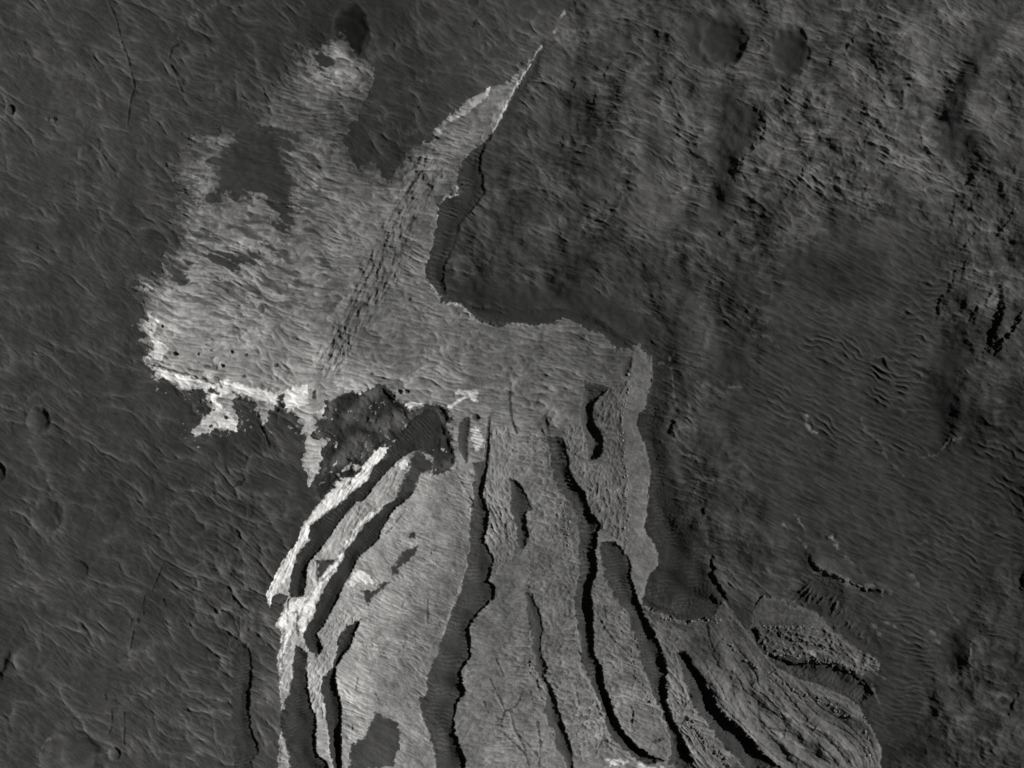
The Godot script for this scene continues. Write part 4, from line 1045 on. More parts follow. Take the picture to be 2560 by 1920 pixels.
	pale_or_lit_line(1.2, 0.085, [457.4,274.6,459,259.2,465.2,253])
	pale_or_lit_line(1.2, 0.085, [347.9,34,354,47.9,364.8,55.6,372.6,71.1,384.9,86.5,392.6,94.2])
	pale_or_lit_line(1.2, 0.085, [408.1,73.4,425,71.1,438.9,55.6,448.2,54.1])
	pale_or_lit_line(1.2, 0.1, [170.4,-322.3,185.8,-316.1,201.3,-312.2,215.2,-313,227.5,-319.2])  # sunlit south rim of the large crater, painted as a bright line
	pale_or_lit_line(1.2, 0.1, [269.2,-369.3,281.5,-362.4,293.9,-359.3,298.5,-354.7,309.3,-343.9,318.5,-333.1])
	pale_or_lit_line(1.2, 0.1, [386.4,-247.4,395.7,-243.6,408.1,-238.2,425,-239.7])
	pale_or_lit_line(1.2, 0.1, [405,-225.1,411.1,-216.6])
	pale_or_lit_line(1.2, 0.1, [479,-323.8,488.3,-318.4,497.6,-315.3])
	pale_or_lit_line(1.2, 0.1, [293.9,-297.6,309.3,-299.9,335.5,-299.1])
	pale_or_lit_line(1.2, 0.1, [236.8,-285.2,256.8,-282.1,278.4,-294.5])
	pale_or_lit_line(3.5, 0.1, [463.6,-370.1,468.2,-365.5])
	pale_or_lit_line(1.2, 0.5, [502.5,-174.9,503.4,-172.9])
	pale_or_lit_line(1.4, 0.09, [173.5,-13.8,179.7,-7.6])
	pale_or_lit_line(1.4, 0.09, [216.7,3.2,230.6,3.2])
	pale_or_lit_line(1.4, 0.09, [184.3,-3,193.5,3.9,209,14])
	pale_or_lit_line(1.4, 0.09, [181.2,111.2,184.3,98.9,192,94.2])
	pale_or_lit_line(1.4, 0.09, [170.4,70.3,179.7,72.6,186.6,77.2])
	pale_or_lit_line(1.4, 0.09, [201.3,-106.4,216.7,-100.2])
	pale_or_lit_line(1.4, 0.09, [241.4,-47.8,253.7,-47.8,266.1,-37])
	pale_or_lit_line(1.2, 0.1, [-303.7,271.5,-300.6,283.9,-292.1,293.1])
	pale_or_lit_line(1.2, 0.1, [-307.5,313.2,-299,336.3,-296,359.5,-289.8,372.6])
	pale_or_lit_line(1.2, 0.1, [-252.7,305.5,-240.4,317.8,-234.2,327.8])
	pale_or_lit_line(1.2, 0.1, [-241.9,357.9,-235.8,370.3,-228.1,377.2])
	pale_or_lit_line(1.2, 0.1, [-471.9,381.1,-471.6,367.2,-467.2,357.9,-459.5,353.3])  # painted highlight on the sun-facing western rim of the worn crater
	pale_or_lit_line(1.3, 0.55, [29.8,-337.7,22.1,-325.4,11.3,-309.9,3.6,-297.6,-4.1,-283.7,-11.9,-266.7,-18.8,-252.1])  # sunlit scarp of the knife-edge ridge, its brightness painted on
	pale_or_lit_line(1.4, 0.3, [41.9,-351.6,45.2,-356.2])
	pale_or_lit_line(1.4, 0.3, [48.3,-367,53,-373.2])
	pale_or_lit_line(1.2, 0.42, [-84.4,-104.9,-78.2,-95.6,-72.8,-88.2])
	pale_or_lit_line(1.2, 0.42, [-64.3,-80.2,-53.5,-79.4,-42.7,-69.4,-35,-61.6])
	pale_or_lit_line(1.2, 0.42, [-55.1,-197.3,-52.3,-189.6,-65.9,-185.7,-73.6,-177.2,-74.8,-161.8])
	pale_or_lit_line(1.0, 0.32, [-4.1,-60.6,14.4,-59.8])
	pale_or_lit_line(1.0, 0.32, [-42.7,168.1,-47.3,189.7,-59.7,221.4,-64.3,234.5,-70.5,256.1])
	pale_or_lit_line(1.0, 0.32, [-42.7,124.9,-41.9,151.1])
	pale_or_lit_line(2.2, 0.5, [-56.4,80.2,-59.6,84.5])
	pale_or_lit_line(3.2, 0.2, [292.3,266.9,301.6,270])
	pale_or_lit_line(5, 0.18, [337.1,271.5,354,280.8])
	pale_or_lit_line(2.4, 0.3, [235.6,352.6,243.2,355.9])
	pale_or_lit_line(2.4, 0.3, [216,335.3,219.3,339.6])
	pale_or_lit_line(2.4, 0.3, [168.3,352.6,177,362.4,185.6,371.1])
	pale_or_lit_line(1.2, 0.2, [268.1,329.9,283.3,335.3,300.7,344,315.9,348.3])
	pale_or_lit_line(1.2, 0.2, [260.5,347.2,277.9,355.9,294.1,365.7])
	crater(-501.2, -274.1, 5.25, 5.56, 0.34, 0.7, new_id("crater 0", "rim"), new_id("crater 0", "floor"))
	crater(-457.7, -264.2, 2.93, 2.93, 0.28, 0.75, new_id("crater 1", "surface"), -1)
	crater(-464.2, -265.2, 1.85, 1.85, 0.25, 0.8, new_id("crater 2", "surface"), -1)
	crater(-338.4, -348.5, 4.63, 4.63, 0.22, 0.85, new_id("crater 3", "rim"), new_id("crater 3", "floor"))
	crater(-475.7, -136.3, 2.78, 2.78, 0.2, 0.85, new_id("crater 4", "surface"), -1)
	crater(-473.4, 36.4, 12.04, 14.20, 0.26, 0.85, new_id("crater 5", "rim"), new_id("crater 5", "floor"))
	crater(-485, -64.7, 6.48, 5.86, 0.12, 0.9, new_id("crater 6", "rim"), new_id("crater 6", "floor"))
	crater(-513.5, 88, 7.41, 11.57, 0.22, 0.75, new_id("crater 7", "rim"), new_id("crater 7", "floor"))
	crater(-465.7, 131.9, 16.20, 16.98, 0.2, 0.85, new_id("crater 8", "rim"), new_id("crater 8", "floor"))
	crater(-402.4, 131.9, 10.49, 8.95, 0.14, 0.9, new_id("crater 9", "rim"), new_id("crater 9", "floor"))
	crater(-436.4, 186.6, 13.89, 12.35, 0.09, 0.95, new_id("crater 10", "rim"), new_id("crater 10", "floor"))
	crater(-481.1, 274.6, 17.75, 13.12, 0.1, 0.95, new_id("crater 11", "rim"), new_id("crater 11", "floor"))
	crater(-437.9, 373.4, 33.18, 27.78, 0.09, 1, new_id("crater 12", "rim"), new_id("crater 12", "floor"))
	crater(-397, 369.5, 6.48, 7.41, 0.12, 1, new_id("crater 13", "rim"), new_id("crater 13", "floor"))
	crater(-161.5, -353.1, 19.29, 28.55, 0.14, 0.5, new_id("crater 14", "rim"), new_id("crater 14", "floor"))
	crater(8.2, -320, 3.09, 3.09, 0.25, 0.8, new_id("crater 15", "surface"), -1)
	crater(15.9, -371.7, 9.88, 8.95, 0.1, 0.85, new_id("crater 16", "rim"), new_id("crater 16", "floor"))
	crater(60.7, -380.1, 3.86, 3.86, 0.25, 0.7, new_id("crater 17", "surface"), -1)
	crater(-39.6, -382.1, 6.79, 6.79, 0.14, 0.8, new_id("crater 18", "rim"), new_id("crater 18", "floor"))
	crater(-94.4, -276.7, 1.70, 1.70, 0.3, 0.6, new_id("crater 19", "surface"), -1)
	crater(-102.9, -84.5, 2.01, 2.01, 0.25, 0.7, new_id("crater 20", "surface"), -1)
	crater(-55.5, -35.1, 3.40, 2.78, 0.22, 0.65, new_id("crater 21", "surface"), -1)
	crater(-140.4, -9.9, 2.47, 2.47, 0.25, 0.45, new_id("crater 22", "surface"), -1)
	crater(-36.5, 33.6, 4.63, 3.70, 0.2, 0.35, new_id("crater 23", "rim"), new_id("crater 23", "floor"))
	crater(-3.1, 10.1, 3.09, 3.09, 0.2, 0.4, new_id("crater 24", "surface"), -1)
	crater(-59.7, 44.8, 2.01, 2.01, 0.2, 0.4, new_id("crater 25", "surface"), -1)
	crater(-112.2, 7.8, 2.78, 2.78, 0.2, 0.35, new_id("crater 26", "surface"), -1)
	crater(-105.2, 7.8, 2.78, 2.47, 0.2, 0.4, new_id("crater 27", "surface"), -1)
	crater(212.1, -342.3, 23.15, 25.46, 0.2, 0.72, new_id("crater 28", "rim"), new_id("crater 28", "floor"))
	crater(278.4, -333.1, 19.75, 27.78, 0.24, 0.72, new_id("crater 29", "rim"), new_id("crater 29", "floor"))
	crater(211.3, -150.7, 4.63, 4.01, 0.2, 0.8, new_id("crater 30", "rim"), new_id("crater 30", "floor"))
	crater(-349.7, -57.8, 1.70, 1.70, 0.25, 0.35, new_id("crater 31", "surface"), -1)
	crater(-336.4, -30, 3.40, 2.47, 0.22, 0.35, new_id("crater 32", "surface"), -1)
	crater(-313.5, -29.9, 1.54, 1.54, 0.25, 0.3, new_id("crater 33", "surface"), -1)
	crater(-280.2, -32, 1.85, 1.85, 0.25, 0.45, new_id("crater 34", "surface"), -1)
	crater(-265.9, -28.8, 2.01, 2.01, 0.25, 0.45, new_id("crater 35", "surface"), -1)
	crater(-289.3, -18.1, 2.16, 2.01, 0.25, 0.4, new_id("crater 36", "surface"), -1)
	crater(-268.2, -7.6, 2.62, 2.31, 0.25, 0.45, new_id("crater 37", "surface"), -1)
	crater(-236.1, -18.4, 2.31, 2.31, 0.22, 0.5, new_id("crater 38", "surface"), -1)
	crater(-251.2, -74.8, 4.01, 4.94, 0.16, 0.6, new_id("crater 39", "rim"), new_id("crater 39", "floor"))
	crater(-204.6, -58.6, 1.85, 1.85, 0.2, 0.6, new_id("crater 40", "surface"), -1)
	crater(-286.4, 34, 2.01, 2.01, 0.25, 0.4, new_id("crater 41", "surface"), -1)
	crater(-229.6, 21.1, 3.40, 3.09, 0.2, 0.3, new_id("crater 42", "surface"), -1)
	crater(-234.7, 26.6, 2.01, 2.01, 0.2, 0.4, new_id("crater 43", "surface"), -1)
	crater(-301.4, 18.6, 1.54, 1.54, 0.2, 0.5, new_id("crater 44", "surface"), -1)
	trough("T1", [-274.3,259.2,-280.5,276.1,-280.5,297.8,-281.3,320.9,-279,344,-278.2,390.3], [-265.1,259.2,-260.5,271.5,-258.9,290,-261.2,307,-262,328.6,-258.9,347.1,-254.3,359.5,-252.7,368.7,-258.9,378,-258.9,390.3], 2.6, 22, 2.4, 3.6, 0.12, 0.15, 1.6, 0.041, 2.6)
	trough("T2", [-101.9,36.8,-110.6,47.6,-120.4,61.7,-121.5,72.6,-137.7,80.2,-143.2,94.3,-157.3,106.2,-173.5,120.3,-192,134.4,-201.8,142,-203.9,156,-205,158.2,-214.8,170.1,-218,182,-221.3,192.9,-223.4,207,-220.2,214.6], [-86.7,23.7,-72.6,28.1,-67.2,45.4,-78.1,66.1,-93.2,66.1,-104.1,70.4,-113.9,76.9,-129.1,93.2,-138.8,104,-147.5,117.1,-156.2,119.2,-169.2,134.4,-181.1,151.8,-186.6,160.3,-197.4,172.3,-203.9,181,-205,191.8,-206.1,204.8,-208.3,212.4], 0.94, 8, 1.6, 3.4, 0.16, -0.15, 1.0, 0.0361, 2.56)
	trough("T3", [-114.9,113.8,-128,121.4,-135.6,131.2,-147.5,139.8,-158.4,156,-165.9,164.7,-173.5,183.1,-184.4,198.3,-194.2,216.8,-199.6,234.1,-208.3,247.1,-207.2,260.2,-199.6,269.9], [-95.4,104,-104.1,116,-113.9,122.5,-121.5,131.2,-128,142,-133.4,156,-135.6,159.3,-147.5,169,-155.1,176.6,-158.4,186.4,-164.9,196.1,-170.3,207,-175.7,218.9,-182.2,230.9,-188.7,242.8,-194.2,250.4,-188.7,264.5,-195.2,276.4], 2.43, 7, 1.6, 2.3, 0.14, -0.05, 1.2, 0.0361, 3.51)
	trough("T3b", [-216.9,260.2,-218,273.2,-220.2,282.9,-220.2,294.9,-222.4,304.6,-225.6,313.3,-230,325.3,-233.2,336,-229.6,351.8,-225,367.2,-221.9,390.3], [-203.9,268.8,-205,282.9,-203.9,297,-202.8,307.9,-200.7,322,-195.2,333.9,-195.6,368.7,-184.8,378,-180.2,390.3], 2.16, 16, 1.8, 3.2, 0.13, 0.25, 1.4, 0.043, 4.59)
	trough("T4", [-156.2,236.3,-165.9,242.8,-173.5,253.6,-175.7,264.5,-177.9,277.5,-180.1,284,-188.7,292.7,-190.9,301.4,-189.8,313.3,-186.6,325.3,-185.5,336,-180.2,378,-177.1,390.3], [-149.7,234.1,-157.3,249.3,-158.4,255.8,-162.7,265.6,-169.2,272.1,-175.7,284,-175.7,296,-173.5,305.7,-171.4,314.4,-170.3,325.3,-170.3,336,-170.2,378,-170.8,390.3], 2.97, 7, 1.6, 2.4, 0.12, 0.1, 1.2, 0.0387, 5.94)
	trough("T5", [-38.1,94.2,-39.6,112.7,-41.2,128,-41.9,143.4,-42.7,166.6,-47.3,189.7,-52,211.3,-59.7,223.7,-64.3,239.1,-70.5,256.1,-76.7,273.1,-84.4,291.6,-85.2,310.1,-92.9,313.2,-90.6,328.6,-84.4,347.1,-78.2,365.7,-75.1,390.3], [-24.2,77.2,-27.3,100.4,-28.8,112.7,-22.7,128,-24.2,141.9,-27.3,154.2,-22.7,165,-18,175.8,-22.7,194.4,-16.5,203.6,-18,214.4,-27.3,223.7,-35,231.4,-42.7,245.3,-40.4,260.7,-41.2,273.1,-50.4,285.4,-48.9,297.8,-45.8,307,-53.5,319.4,-58.1,334.8,-55.8,348.7,-51.2,364.1,-45.8,376.5,-48.9,390.3], 2.7, 12, 1.5, 4.2, 0.12, 0.0, 1.6, 0.0533, 4.32)
	trough("T5b", [-46.6,32.4,-52,38.9,-54.2,54.1,-53.1,66.1,-46.6,79.1], [-42.3,32.4,-41.2,41.1,-43.3,54.1,-43.3,68.2,-43.3,79.1], 0.68, 3, 2.5, 0, 0, 0, 0.8, 0.0602, 0.68)
	trough("T5c", [-24.2,32.5,-25.7,54.1,-28.8,77.2,-39.6,78.8,-35,100.4], [-20.3,29.4,-21.1,41.8,-21.9,64.9,-25,88,-27.3,100.4], 0.68, 3, 2, 0, 0, 0, 0.8, 0.0645, 0.94)
	trough("T6", [-2.6,94.2,-1,109.7,-1.8,128,-0.3,131.1,3.6,140.3,5.1,155.8,8.2,165], [3.6,94.2,14.4,109.7,20.6,125.1,14.4,131.1,15.2,145,17.5,152.7,12.8,163.5,9.8,172.8], 1.35, 6, 2, 3.0, 0.15, 0.15, 1.8, 0.0473, 2.43)
	trough("T6b", [-4.1,7.8,-3.4,20.1,-1,37.1,3.6,49.5], [-1,7.8,-0.3,20.1,1.3,34,6.7,51], 0.54, 2, 1, 0, 0, 0, 0.5, 0.0645, 0.54)
	trough("T7", [13.6,208.2,14.4,229.9,19,243.7,19.8,266.9,23.6,288.5,31.4,297.8,34.4,313.2,31.4,328.6,40.6,347.1,45.2,365.7,53,378,57.6,390.3], [18.2,208.2,26.7,223.7,29.8,234.5,31.4,245.3,28.3,260.7,29.8,271.5,36,282.3,32.9,291.6,40.6,305.5,45.2,319.4,49.9,334.8,56.1,353.3,60.7,368.7,60.7,379.5,62.2,390.3], 1.35, 10, 1.3, 0, 0, 0, 1.6, 0.0585, 3.24)
	trough("T8", [32.9,51,37.5,63.4,38.3,75.7,42.2,95.8,48.3,109.7,57.6,117.4,63.8,128,67.6,151.1,66.1,174.3,66.1,192.8,61.5,220.6,64.5,234.5,68.4,256.1,68.4,273.1,74.6,291.6,83.8,310.1,91.5,328.6,93.1,342.5,100.8,354.9,110.1,364.1,122.4,374.9,137.8,381.1], [51.4,54.1,56.1,71.1,57.6,85,63.8,98.9,73,106.6,76.1,118.9,79.2,128,89.2,140.3,85.4,151.1,83.8,168.1,85.4,188.2,79.2,202.1,80.7,220.6,82.3,251.5,81.5,266.9,90,282.3,91.5,297.8,97.7,313.2,103.9,331.7,111.6,347.1,122.4,359.5,137.8,370.3,153.3,376.5], 2.97, 10, 1.4, 4.6, 0.35, -0.25, 1.5, 0.043, 8.91)
	trough("T8a", [29,32.5,31.4,41.8,36,52.6], [34.4,29.4,36.8,38.7,39.1,54.1], 0.54, 3, 2, 0, 0, 0, 0.8, 0.0688, 0.54)
	trough("T9", [72.2,6.4,68.9,21.6,67.8,34.6,73.2,51.9,76.5,68.2,76.5,76.9], [98.2,3.1,89.5,11.8,81.9,19.4,80.3,30.2,83,41.1,89.5,49.8,91.7,58.5,90.6,68.2,86.3,74.7], 4.59, 5, 1.3, 0, 0, 0, 1.5, 0.0533, 7.56)
	trough("T9b", [113.1,-27.7,107,-16.9,105.4,-9.2], [120.9,-29.2,119.3,-15.3,113.1,-6.1], 1.35, 5, 2, 0, 0, 0, 1, 0.0688, 1.89)
	trough("T10", [88.5,157.3,88.5,171.2,93.1,194.4,100.8,209.8,107,220.6,117.8,232.9,119.3,245.3,125.5,259.2,127,274.6,133.2,290,139.4,305.5,145.6,320.9,151.7,334.8,157.9,350.2,159.4,368.7,154.8,381.1], [103.9,157.3,114.7,169.7,119.3,182,119.3,194.4,125.5,214.4,131.7,228.3,142.5,248.4,150.2,266.9,154.8,282.3,154.8,302.4,154.8,317.8,160.2,334.8,167.2,344,173.3,359.5,184.1,381.1], 2.16, 12, 1.6, 3.4, 0.2, -0.3, 2.0, 0.043, 10.26)
	trough("T11", [164,269.1,168.3,282.1,172.6,297.3,178.1,312.5,181.3,324.4,190,333.1,197.6,342.9,205.2,353.7,214.9,364.6,224.7,375.4,233.4,386.3], [173.7,265.8,181.3,280,192.2,295.1,200.8,308.2,205.2,321.2,216,333.1,226.9,341.8,239.9,354.8,247.5,364.6,257.3,374.3,272.5,386.3], 7.0, 9, 1.6, 2.6, 0.2, -0.25, 4.0, 0.0413, 7.4)
	trough("T12", [155.3,337.5,157.4,350.5,160.7,364.6,161.8,386.3], [168.3,349.4,170.5,360.2,172.6,370,180.2,379.8,187.8,388.5], 3.51, 6, 1.4, 0, 0, 0, 2.0, 0.043, 4.59)
	trough("T13", [236.8,245.3,239.8,256.1,250.6,266.9,263,277.7,278.4,286.9,293.9,293.9,312.4,300.1,334,310.9,347.9,319.4], [244.5,242.2,247.6,256.1,256.8,268.4,269.2,274.6,284.6,280,300,275.4,313.9,278.5,329.3,283.9,340.2,290,351,295.4,361.8,310.1], 5.67, 7, 1.3, 4.6, 0.3, -0.1, 3.5, 0.0413, 4.05)
	trough("T13n", [298.5,191.3,278.4,214.4,287.7,220.6,306.2,229.9,318.5,243.7,334,257.6,347.9,263.8,364.8,270], [304.7,187.4,318.5,192.8,332.4,200.5,337.1,219,349.4,234.5,366.4,249.9,375.6,263.8,375.6,270], 1.5, 8, 10, 6.5, 1.0, 0.25, 2.0, 0.043, 1.5)
	trough("T14", [127,-44.7,141.7,-23.1,139.7,3.2,133.5,26.3,127,30.9,125.5,41.8,134.8,64.9,139.7,88,136.3,111.2,134.8,128,136.3,131.1,132.4,143.4,144,162,147.9,178.9,139.4,189.7,135.5,197.4,130.1,219], [147.1,-32.3,154.8,-10.7,157.9,7.8,161,26.3,154.8,41.8,159.4,63.4,165.6,78.8,165.6,95.8,168.7,111.2,174.9,128,184.3,134.2,192,151.1,198.2,168.1,199.7,185.1,204.4,200.5,212.1,211.3,214.4,220.6,212.8,234.5,199.7,234.5,184.3,236.8,170.4,238.6,161,234.5,147.1,228.3,132.4,222.4], 4.6, 14, 24, 4.2, 0.2, 0.1, 2.0, 0.031, 4.6)
	trough("T0", [-19.6,-251.3,-27.3,-242,-41.2,-231.2,-48.9,-223.5,-53.5,-212.7,-55.1,-197.3,-52.7,-188.8,-65.9,-185.7,-73.9,-177.2,-74.8,-161.8,-78.2,-143.3,-81.3,-128,-87.5,-118.7,-84.4,-104.9,-72,-89.4], [-16.5,-251.3,-22.7,-242,-28.8,-229.7,-30.4,-217.3,-28.1,-205,-25.7,-191.1,-36.5,-175.7,-49.7,-161.8,-55.1,-143.3,-61.2,-128,-65.9,-118.7,-67.4,-106.4,-64.3,-87.9], 2.8, 6, 3.0, 4.4, 0.42, 0.1, 1.4, 0.038, 2.0)
	trough("T0s", [31.4,-339.2,22.1,-325.4,7.4,-297.6,-3.4,-279.1,-14.2,-257.5,-18.8,-251.3], [34.4,-333.1,32.9,-314.6,17.5,-288.3,5.1,-266.7,-8.8,-248.2,-14.9,-235.9], 1.0, 4, 12, 0, 0, 0, 1.2, 0.043, 1.2)
	trough("T0n", [116.2,-41.6,91.5,-63.2,69.9,-70.9,45.2,-77.1,22.1,-74.8,-4.1,-77.1,-24.2,-76.3,-42.7,-80.2,-56.6,-86.3], [119.3,-34.6,102.3,-37.7,90,-49.3,69.9,-58.6,51.4,-65.5,37.5,-60.1,20.6,-59.3,-4.1,-60.1,-22.7,-60.9,-38.1,-67], 1.2, 14, 2.2, 0, 0, 0, 1.4, 0.033, 1.2)
	crack("plain", 0.9, 1.2, 0.55, [-405.5,-387.1,-396.3,-365.5,-390.1,-342.3,-383.9,-325.4,-379.3,-306.8,-377.4,-297.6,-381.6,-283.7,-384.7,-260.5])
	crack("plain", 0.9, 1.2, 0.55, [-329.9,-342.3,-340.7,-336.2,-343,-323.8,-337.6,-311.5,-333,-300.7,-329.9,-291.4])
	crack("plain", 0.9, 1.2, 0.55, [-343,-320.7,-334.5,-309.9,-328.4,-297.6])
	crack("plain", 0.9, 1.2, 0.55, [-413.2,-235.9,-404,-220.4,-397,-212.7])
	crack("plain", 0.8, 1.2, 0.6, [-348.4,178.2,-353.1,189.7,-359.2,204.4])
	crack("plain", 0.8, 1.2, 0.6, [-367.7,212.1,-370.3,223.7,-368.8,229.9])
	crack("plain", 0.8, 1.2, 0.6, [-400.6,327.1,-400.3,341,-403.2,350.2])
	crack("plain", 0.8, 1.2, 0.6, [-378.5,246.8,-382.4,266.9])
	crack("plain", 0.8, 1.2, 0.6, [-353.8,167.4,-353.1,172])
	crack("plain", 0.8, 1.2, 0.6, [-380.8,236,-381.6,243.7])
	crack("plain", 0.8, 1.2, 0.6, [-407.1,310.1,-406.4,315.5])
	crack("plain", 0.8, 1.2, 0.6, [-388.5,328.6,-387.6,359.5])
	crack("plain", 2.2, 1.2, 0.5, [-348.4,216,-346.9,220.6])
	crack("plain", 1.4, 1.2, 0.5, [-374.2,236,-373.9,237.9])
	crack("plain", 1.4, 1.2, 0.5, [-279,103.5,-268.2,95.8])
	crack("plain", 1.5, 1.6, 0.5, [-251.2,43.3,-245.8,52.6,-242.2,64.9])
	crack("shelf", 1.5, 1.5, 0.5, [-313.7,-21.5,-306.8,-16.9,-296.7,-15.7])
	crack("shelf", 1.5, 1.5, 0.5, [-351.5,-16.1,-337.6,-11.5,-322.2,-8.9])
	crack("shelf", 1.5, 1.5, 0.5, [-320.6,-6.9,-306.8,-2.7,-297.5,0.1])
	crack("shelf", 1.5, 1.5, 0.5, [-322.2,-14.1,-311.4,-12])
	crack("shelf", 1.5, 1.5, 0.5, [-297.5,-6.9,-291.3,3.2])
	crack("shelf", 1.5, 1.5, 0.5, [-279,9.3,-269.7,16.3,-258.9,18.6])
	crack("shelf", 0.9, 1.0, 0.6, [-308.3,-47.4,-300.6,-44.7])
	crack("shelf", 0.9, 1.0, 0.6, [-308.3,-35.4,-300.6,-33.1])
	crack("shelf", 0.9, 1.0, 0.6, [-308.3,-29.2,-299.8,-25.8])
	crack("shelf", 0.9, 1.0, 0.6, [-309.1,-39.7,-302.1,-37.7])
	crack("shelf", 0.9, 1.0, 0.6, [-348.4,-27.7,-340.4,-21.5])
	crack("shelf", 0.9, 1.0, 0.6, [-351.5,-21.5,-343.8,-18.4])
	crack("shelf", 0.9, 0.6, 0.72, [-146.1,-104.9,-156.9,-83.2,-164.6,-66.3,-170.8,-55.5])
	crack("shelf", 0.9, 0.6, 0.72, [-170.8,-60.1,-180.2,-41.6,-189.5,-29.2,-194.1,-10.7])
	crack("shelf", 0.9, 0.6, 0.72, [-116.8,-109.5,-124.5,-95.6,-133.8,-81.7,-143,-63.2])
	crack("shelf", 0.9, 0.6, 0.72, [-153.8,-61.6,-161.5,-47.8,-169.3,-29.2])
	crack("shelf", 0.9, 0.6, 0.72, [-170.8,-23.1,-177.1,-4.5])
	crack("shelf", 0.9, 0.6, 0.72, [-70.5,-215.8,-78.2,-201.9,-89,-189.6,-98.3,-175.7,-102.9,-161.8,-109.1,-143.3,-115.2,-128])
	crack("shelf", 0.9, 0.6, 0.72, [-90.6,-223.5,-96.7,-206.5,-109.1,-186.5,-119.9,-171,-126,-155.6,-130.7,-137.1])
	crack("shelf", 0.9, 0.6, 0.72, [-170.8,-50.8,-184.8,-35.4,-192.6,-23.1])
	crack("shelf", 0.8, 0.8, 0.75, [-53.5,-244.3,-59.7,-234.3])
	crack("shelf", 0.8, 0.8, 0.75, [-84.4,-217.3,-90.6,-205,-101.4,-189.6])
	crack("shelf", 0.8, 0.8, 0.75, [-136.8,-103.3,-147.7,-84.8,-156.9,-69.4])
	crack("shelf", 0.8, 0.8, 0.75, [-143,-172.6,-136.1,-170.3])
	crack("shelf", 0.8, 0.8, 0.75, [-72,12.7,-53.5,12.4,-31.1,12.1])
	crack("shelf", 0.8, 0.8, 0.75, [-124.5,10.9,-112.2,7.8,-101.4,6.3])
	crack("ridge_centre", 0.9, 1.0, 0.5, [-22.7,294.7,-14.9,310.1,-7.2,327.1,-11.9,339.4,-7.2,351.8,3.6,361,12.8,370.3,17.5,384])
	crack("ridge_centre", 0.9, 1.0, 0.5, [-1.8,328.6,2,344,8.2,356.4,12.8,365.7])
	crack("ridge_centre", 0.9, 1.0, 0.5, [25.2,337.9,28.3,359.5,26.7,384])
	crack("ridge_centre", 0.9, 1.0, 0.5, [-28.8,317.8,-24.2,328.6,-13.4,334.8])
	crack("ridge_centre", 0.9, 1.0, 0.5, [18.2,308.6,20.6,319.4])
	crack("ridge_centre", 0.9, 1.0, 0.5, [-16.5,274.6,-8.8,291.6])
	crack("ridge_centre", 0.9, 1.0, 0.5, [14.4,359.5,25.2,371.8])
	crack("ridge_centre", 0.9, 1.0, 0.5, [-7.2,327.1,3.6,322.4,11.3,307])
	crack("ridge_broad", 0.8, 1.0, 0.5, [-154.6,294.9,-156.7,305.7])
	crack("ridge_broad", 0.8, 1.0, 0.5, [-160,341,-160.8,356.4])
	crack("ridge_broad", 0.8, 1.0, 0.5, [-136.8,310.1,-132.2,319.4])
	crack("ridge_broad", 0.8, 1.0, 0.5, [-84.6,216.8,-84.6,238.5])
	crack("ridge_broad", 0.8, 1.0, 0.5, [-111.7,132.2,-125.8,149.6])
	crack("ridge_inner", 0.8, 1.0, 0.5, [63.8,303.9,66.9,319.4])
	crack("ridge_inner", 0.8, 1.0, 0.5, [45.2,266.9,49.9,259.2])
	crack("ridge_inner", 0.8, 1.0, 0.5, [91.5,341,91.5,354.9,82.3,371.8])
	crack("ridge_inner", 0.8, 1.0, 0.5, [91.5,356.4,100.8,361])
	crack("ridge_bent", 0.9, 1.2, 0.5, [83.8,226.8,91.5,242.2,100.8,256.1,111.6,265.3,119.3,268.4])
	crack("ridge_bent", 0.9, 1.2, 0.5, [91.5,223.7,94.6,236,91.5,245.3])
	crack("ridge_bent", 0.9, 1.2, 0.5, [85.4,234.5,91.5,239.1])
	crack("ridge_bent", 0.9, 1.2, 0.5, [120.9,330.2,119.3,341])
	crack("ridge_bent", 0.9, 1.2, 0.5, [139.4,357.9,148.6,356.4])
	crack("ridge_bent", 0.9, 1.2, 0.5, [117.3,320.1,120.5,327.7,119.5,337.5])
	crack("ridge_bent", 0.9, 1.2, 0.5, [141.2,357,149.8,354.8])
	crack("lobe", 1.0, 1.2, 0.55, [250.8,312.5,259.4,320.1,267,329.9,277.9,335.3])
	crack("lobe", 1.0, 1.2, 0.55, [256.2,304.9,261.6,312.5,271.4,322.3])
	crack("lobe", 1.0, 1.2, 0.55, [194.3,240.9,197.6,256.1,200.8,264.8])
	crack("lobe", 1.0, 1.2, 0.55, [206.3,258.2,197.6,273.4])
	crack("lobe", 1.0, 1.2, 0.55, [182.4,288.6,194.3,299.5,201.9,310.3,209.5,316.8])
	crack("lobe", 1.0, 1.2, 0.55, [242.1,296.2,233.4,307.1])
	crack("lobe", 1.0, 1.2, 0.55, [246.4,317.9,246.4,332,248.6,340.7,257.3,351.6])
	crack("lobe", 1.0, 1.2, 0.55, [218.2,304.9,224.7,316.8,228,327.7,232.3,334.2])
	crack("lobe", 1.0, 1.2, 0.55, [257.3,351.6,265.9,360.2,279,373.3])
	crack("lobe", 1.0, 1.2, 0.55, [272.5,334.2,289.8,346.1,300.7,355.9])
	crack("lobe", 1.0, 1.2, 0.55, [256.2,344,277.9,348.3,294.1,358.1])
	crack("lobe", 1.0, 1.2, 0.55, [254,328.8,265.9,330.9])
	crack("lobe", 1.0, 1.2, 0.55, [256.8,305.5,269.2,317.8,272.3,327.1])
	crack("lobe", 1.0, 1.2, 0.55, [278.4,333.2,303.1,348.7,324.7,362.6])
	crack("lobe", 1.0, 1.2, 0.55, [238.3,297.8,233.7,303.9])
	crack("ridge_second", 0.9, 1.0, 0.5, [-152.9,121.4,-156.2,138.8,-164.9,156])
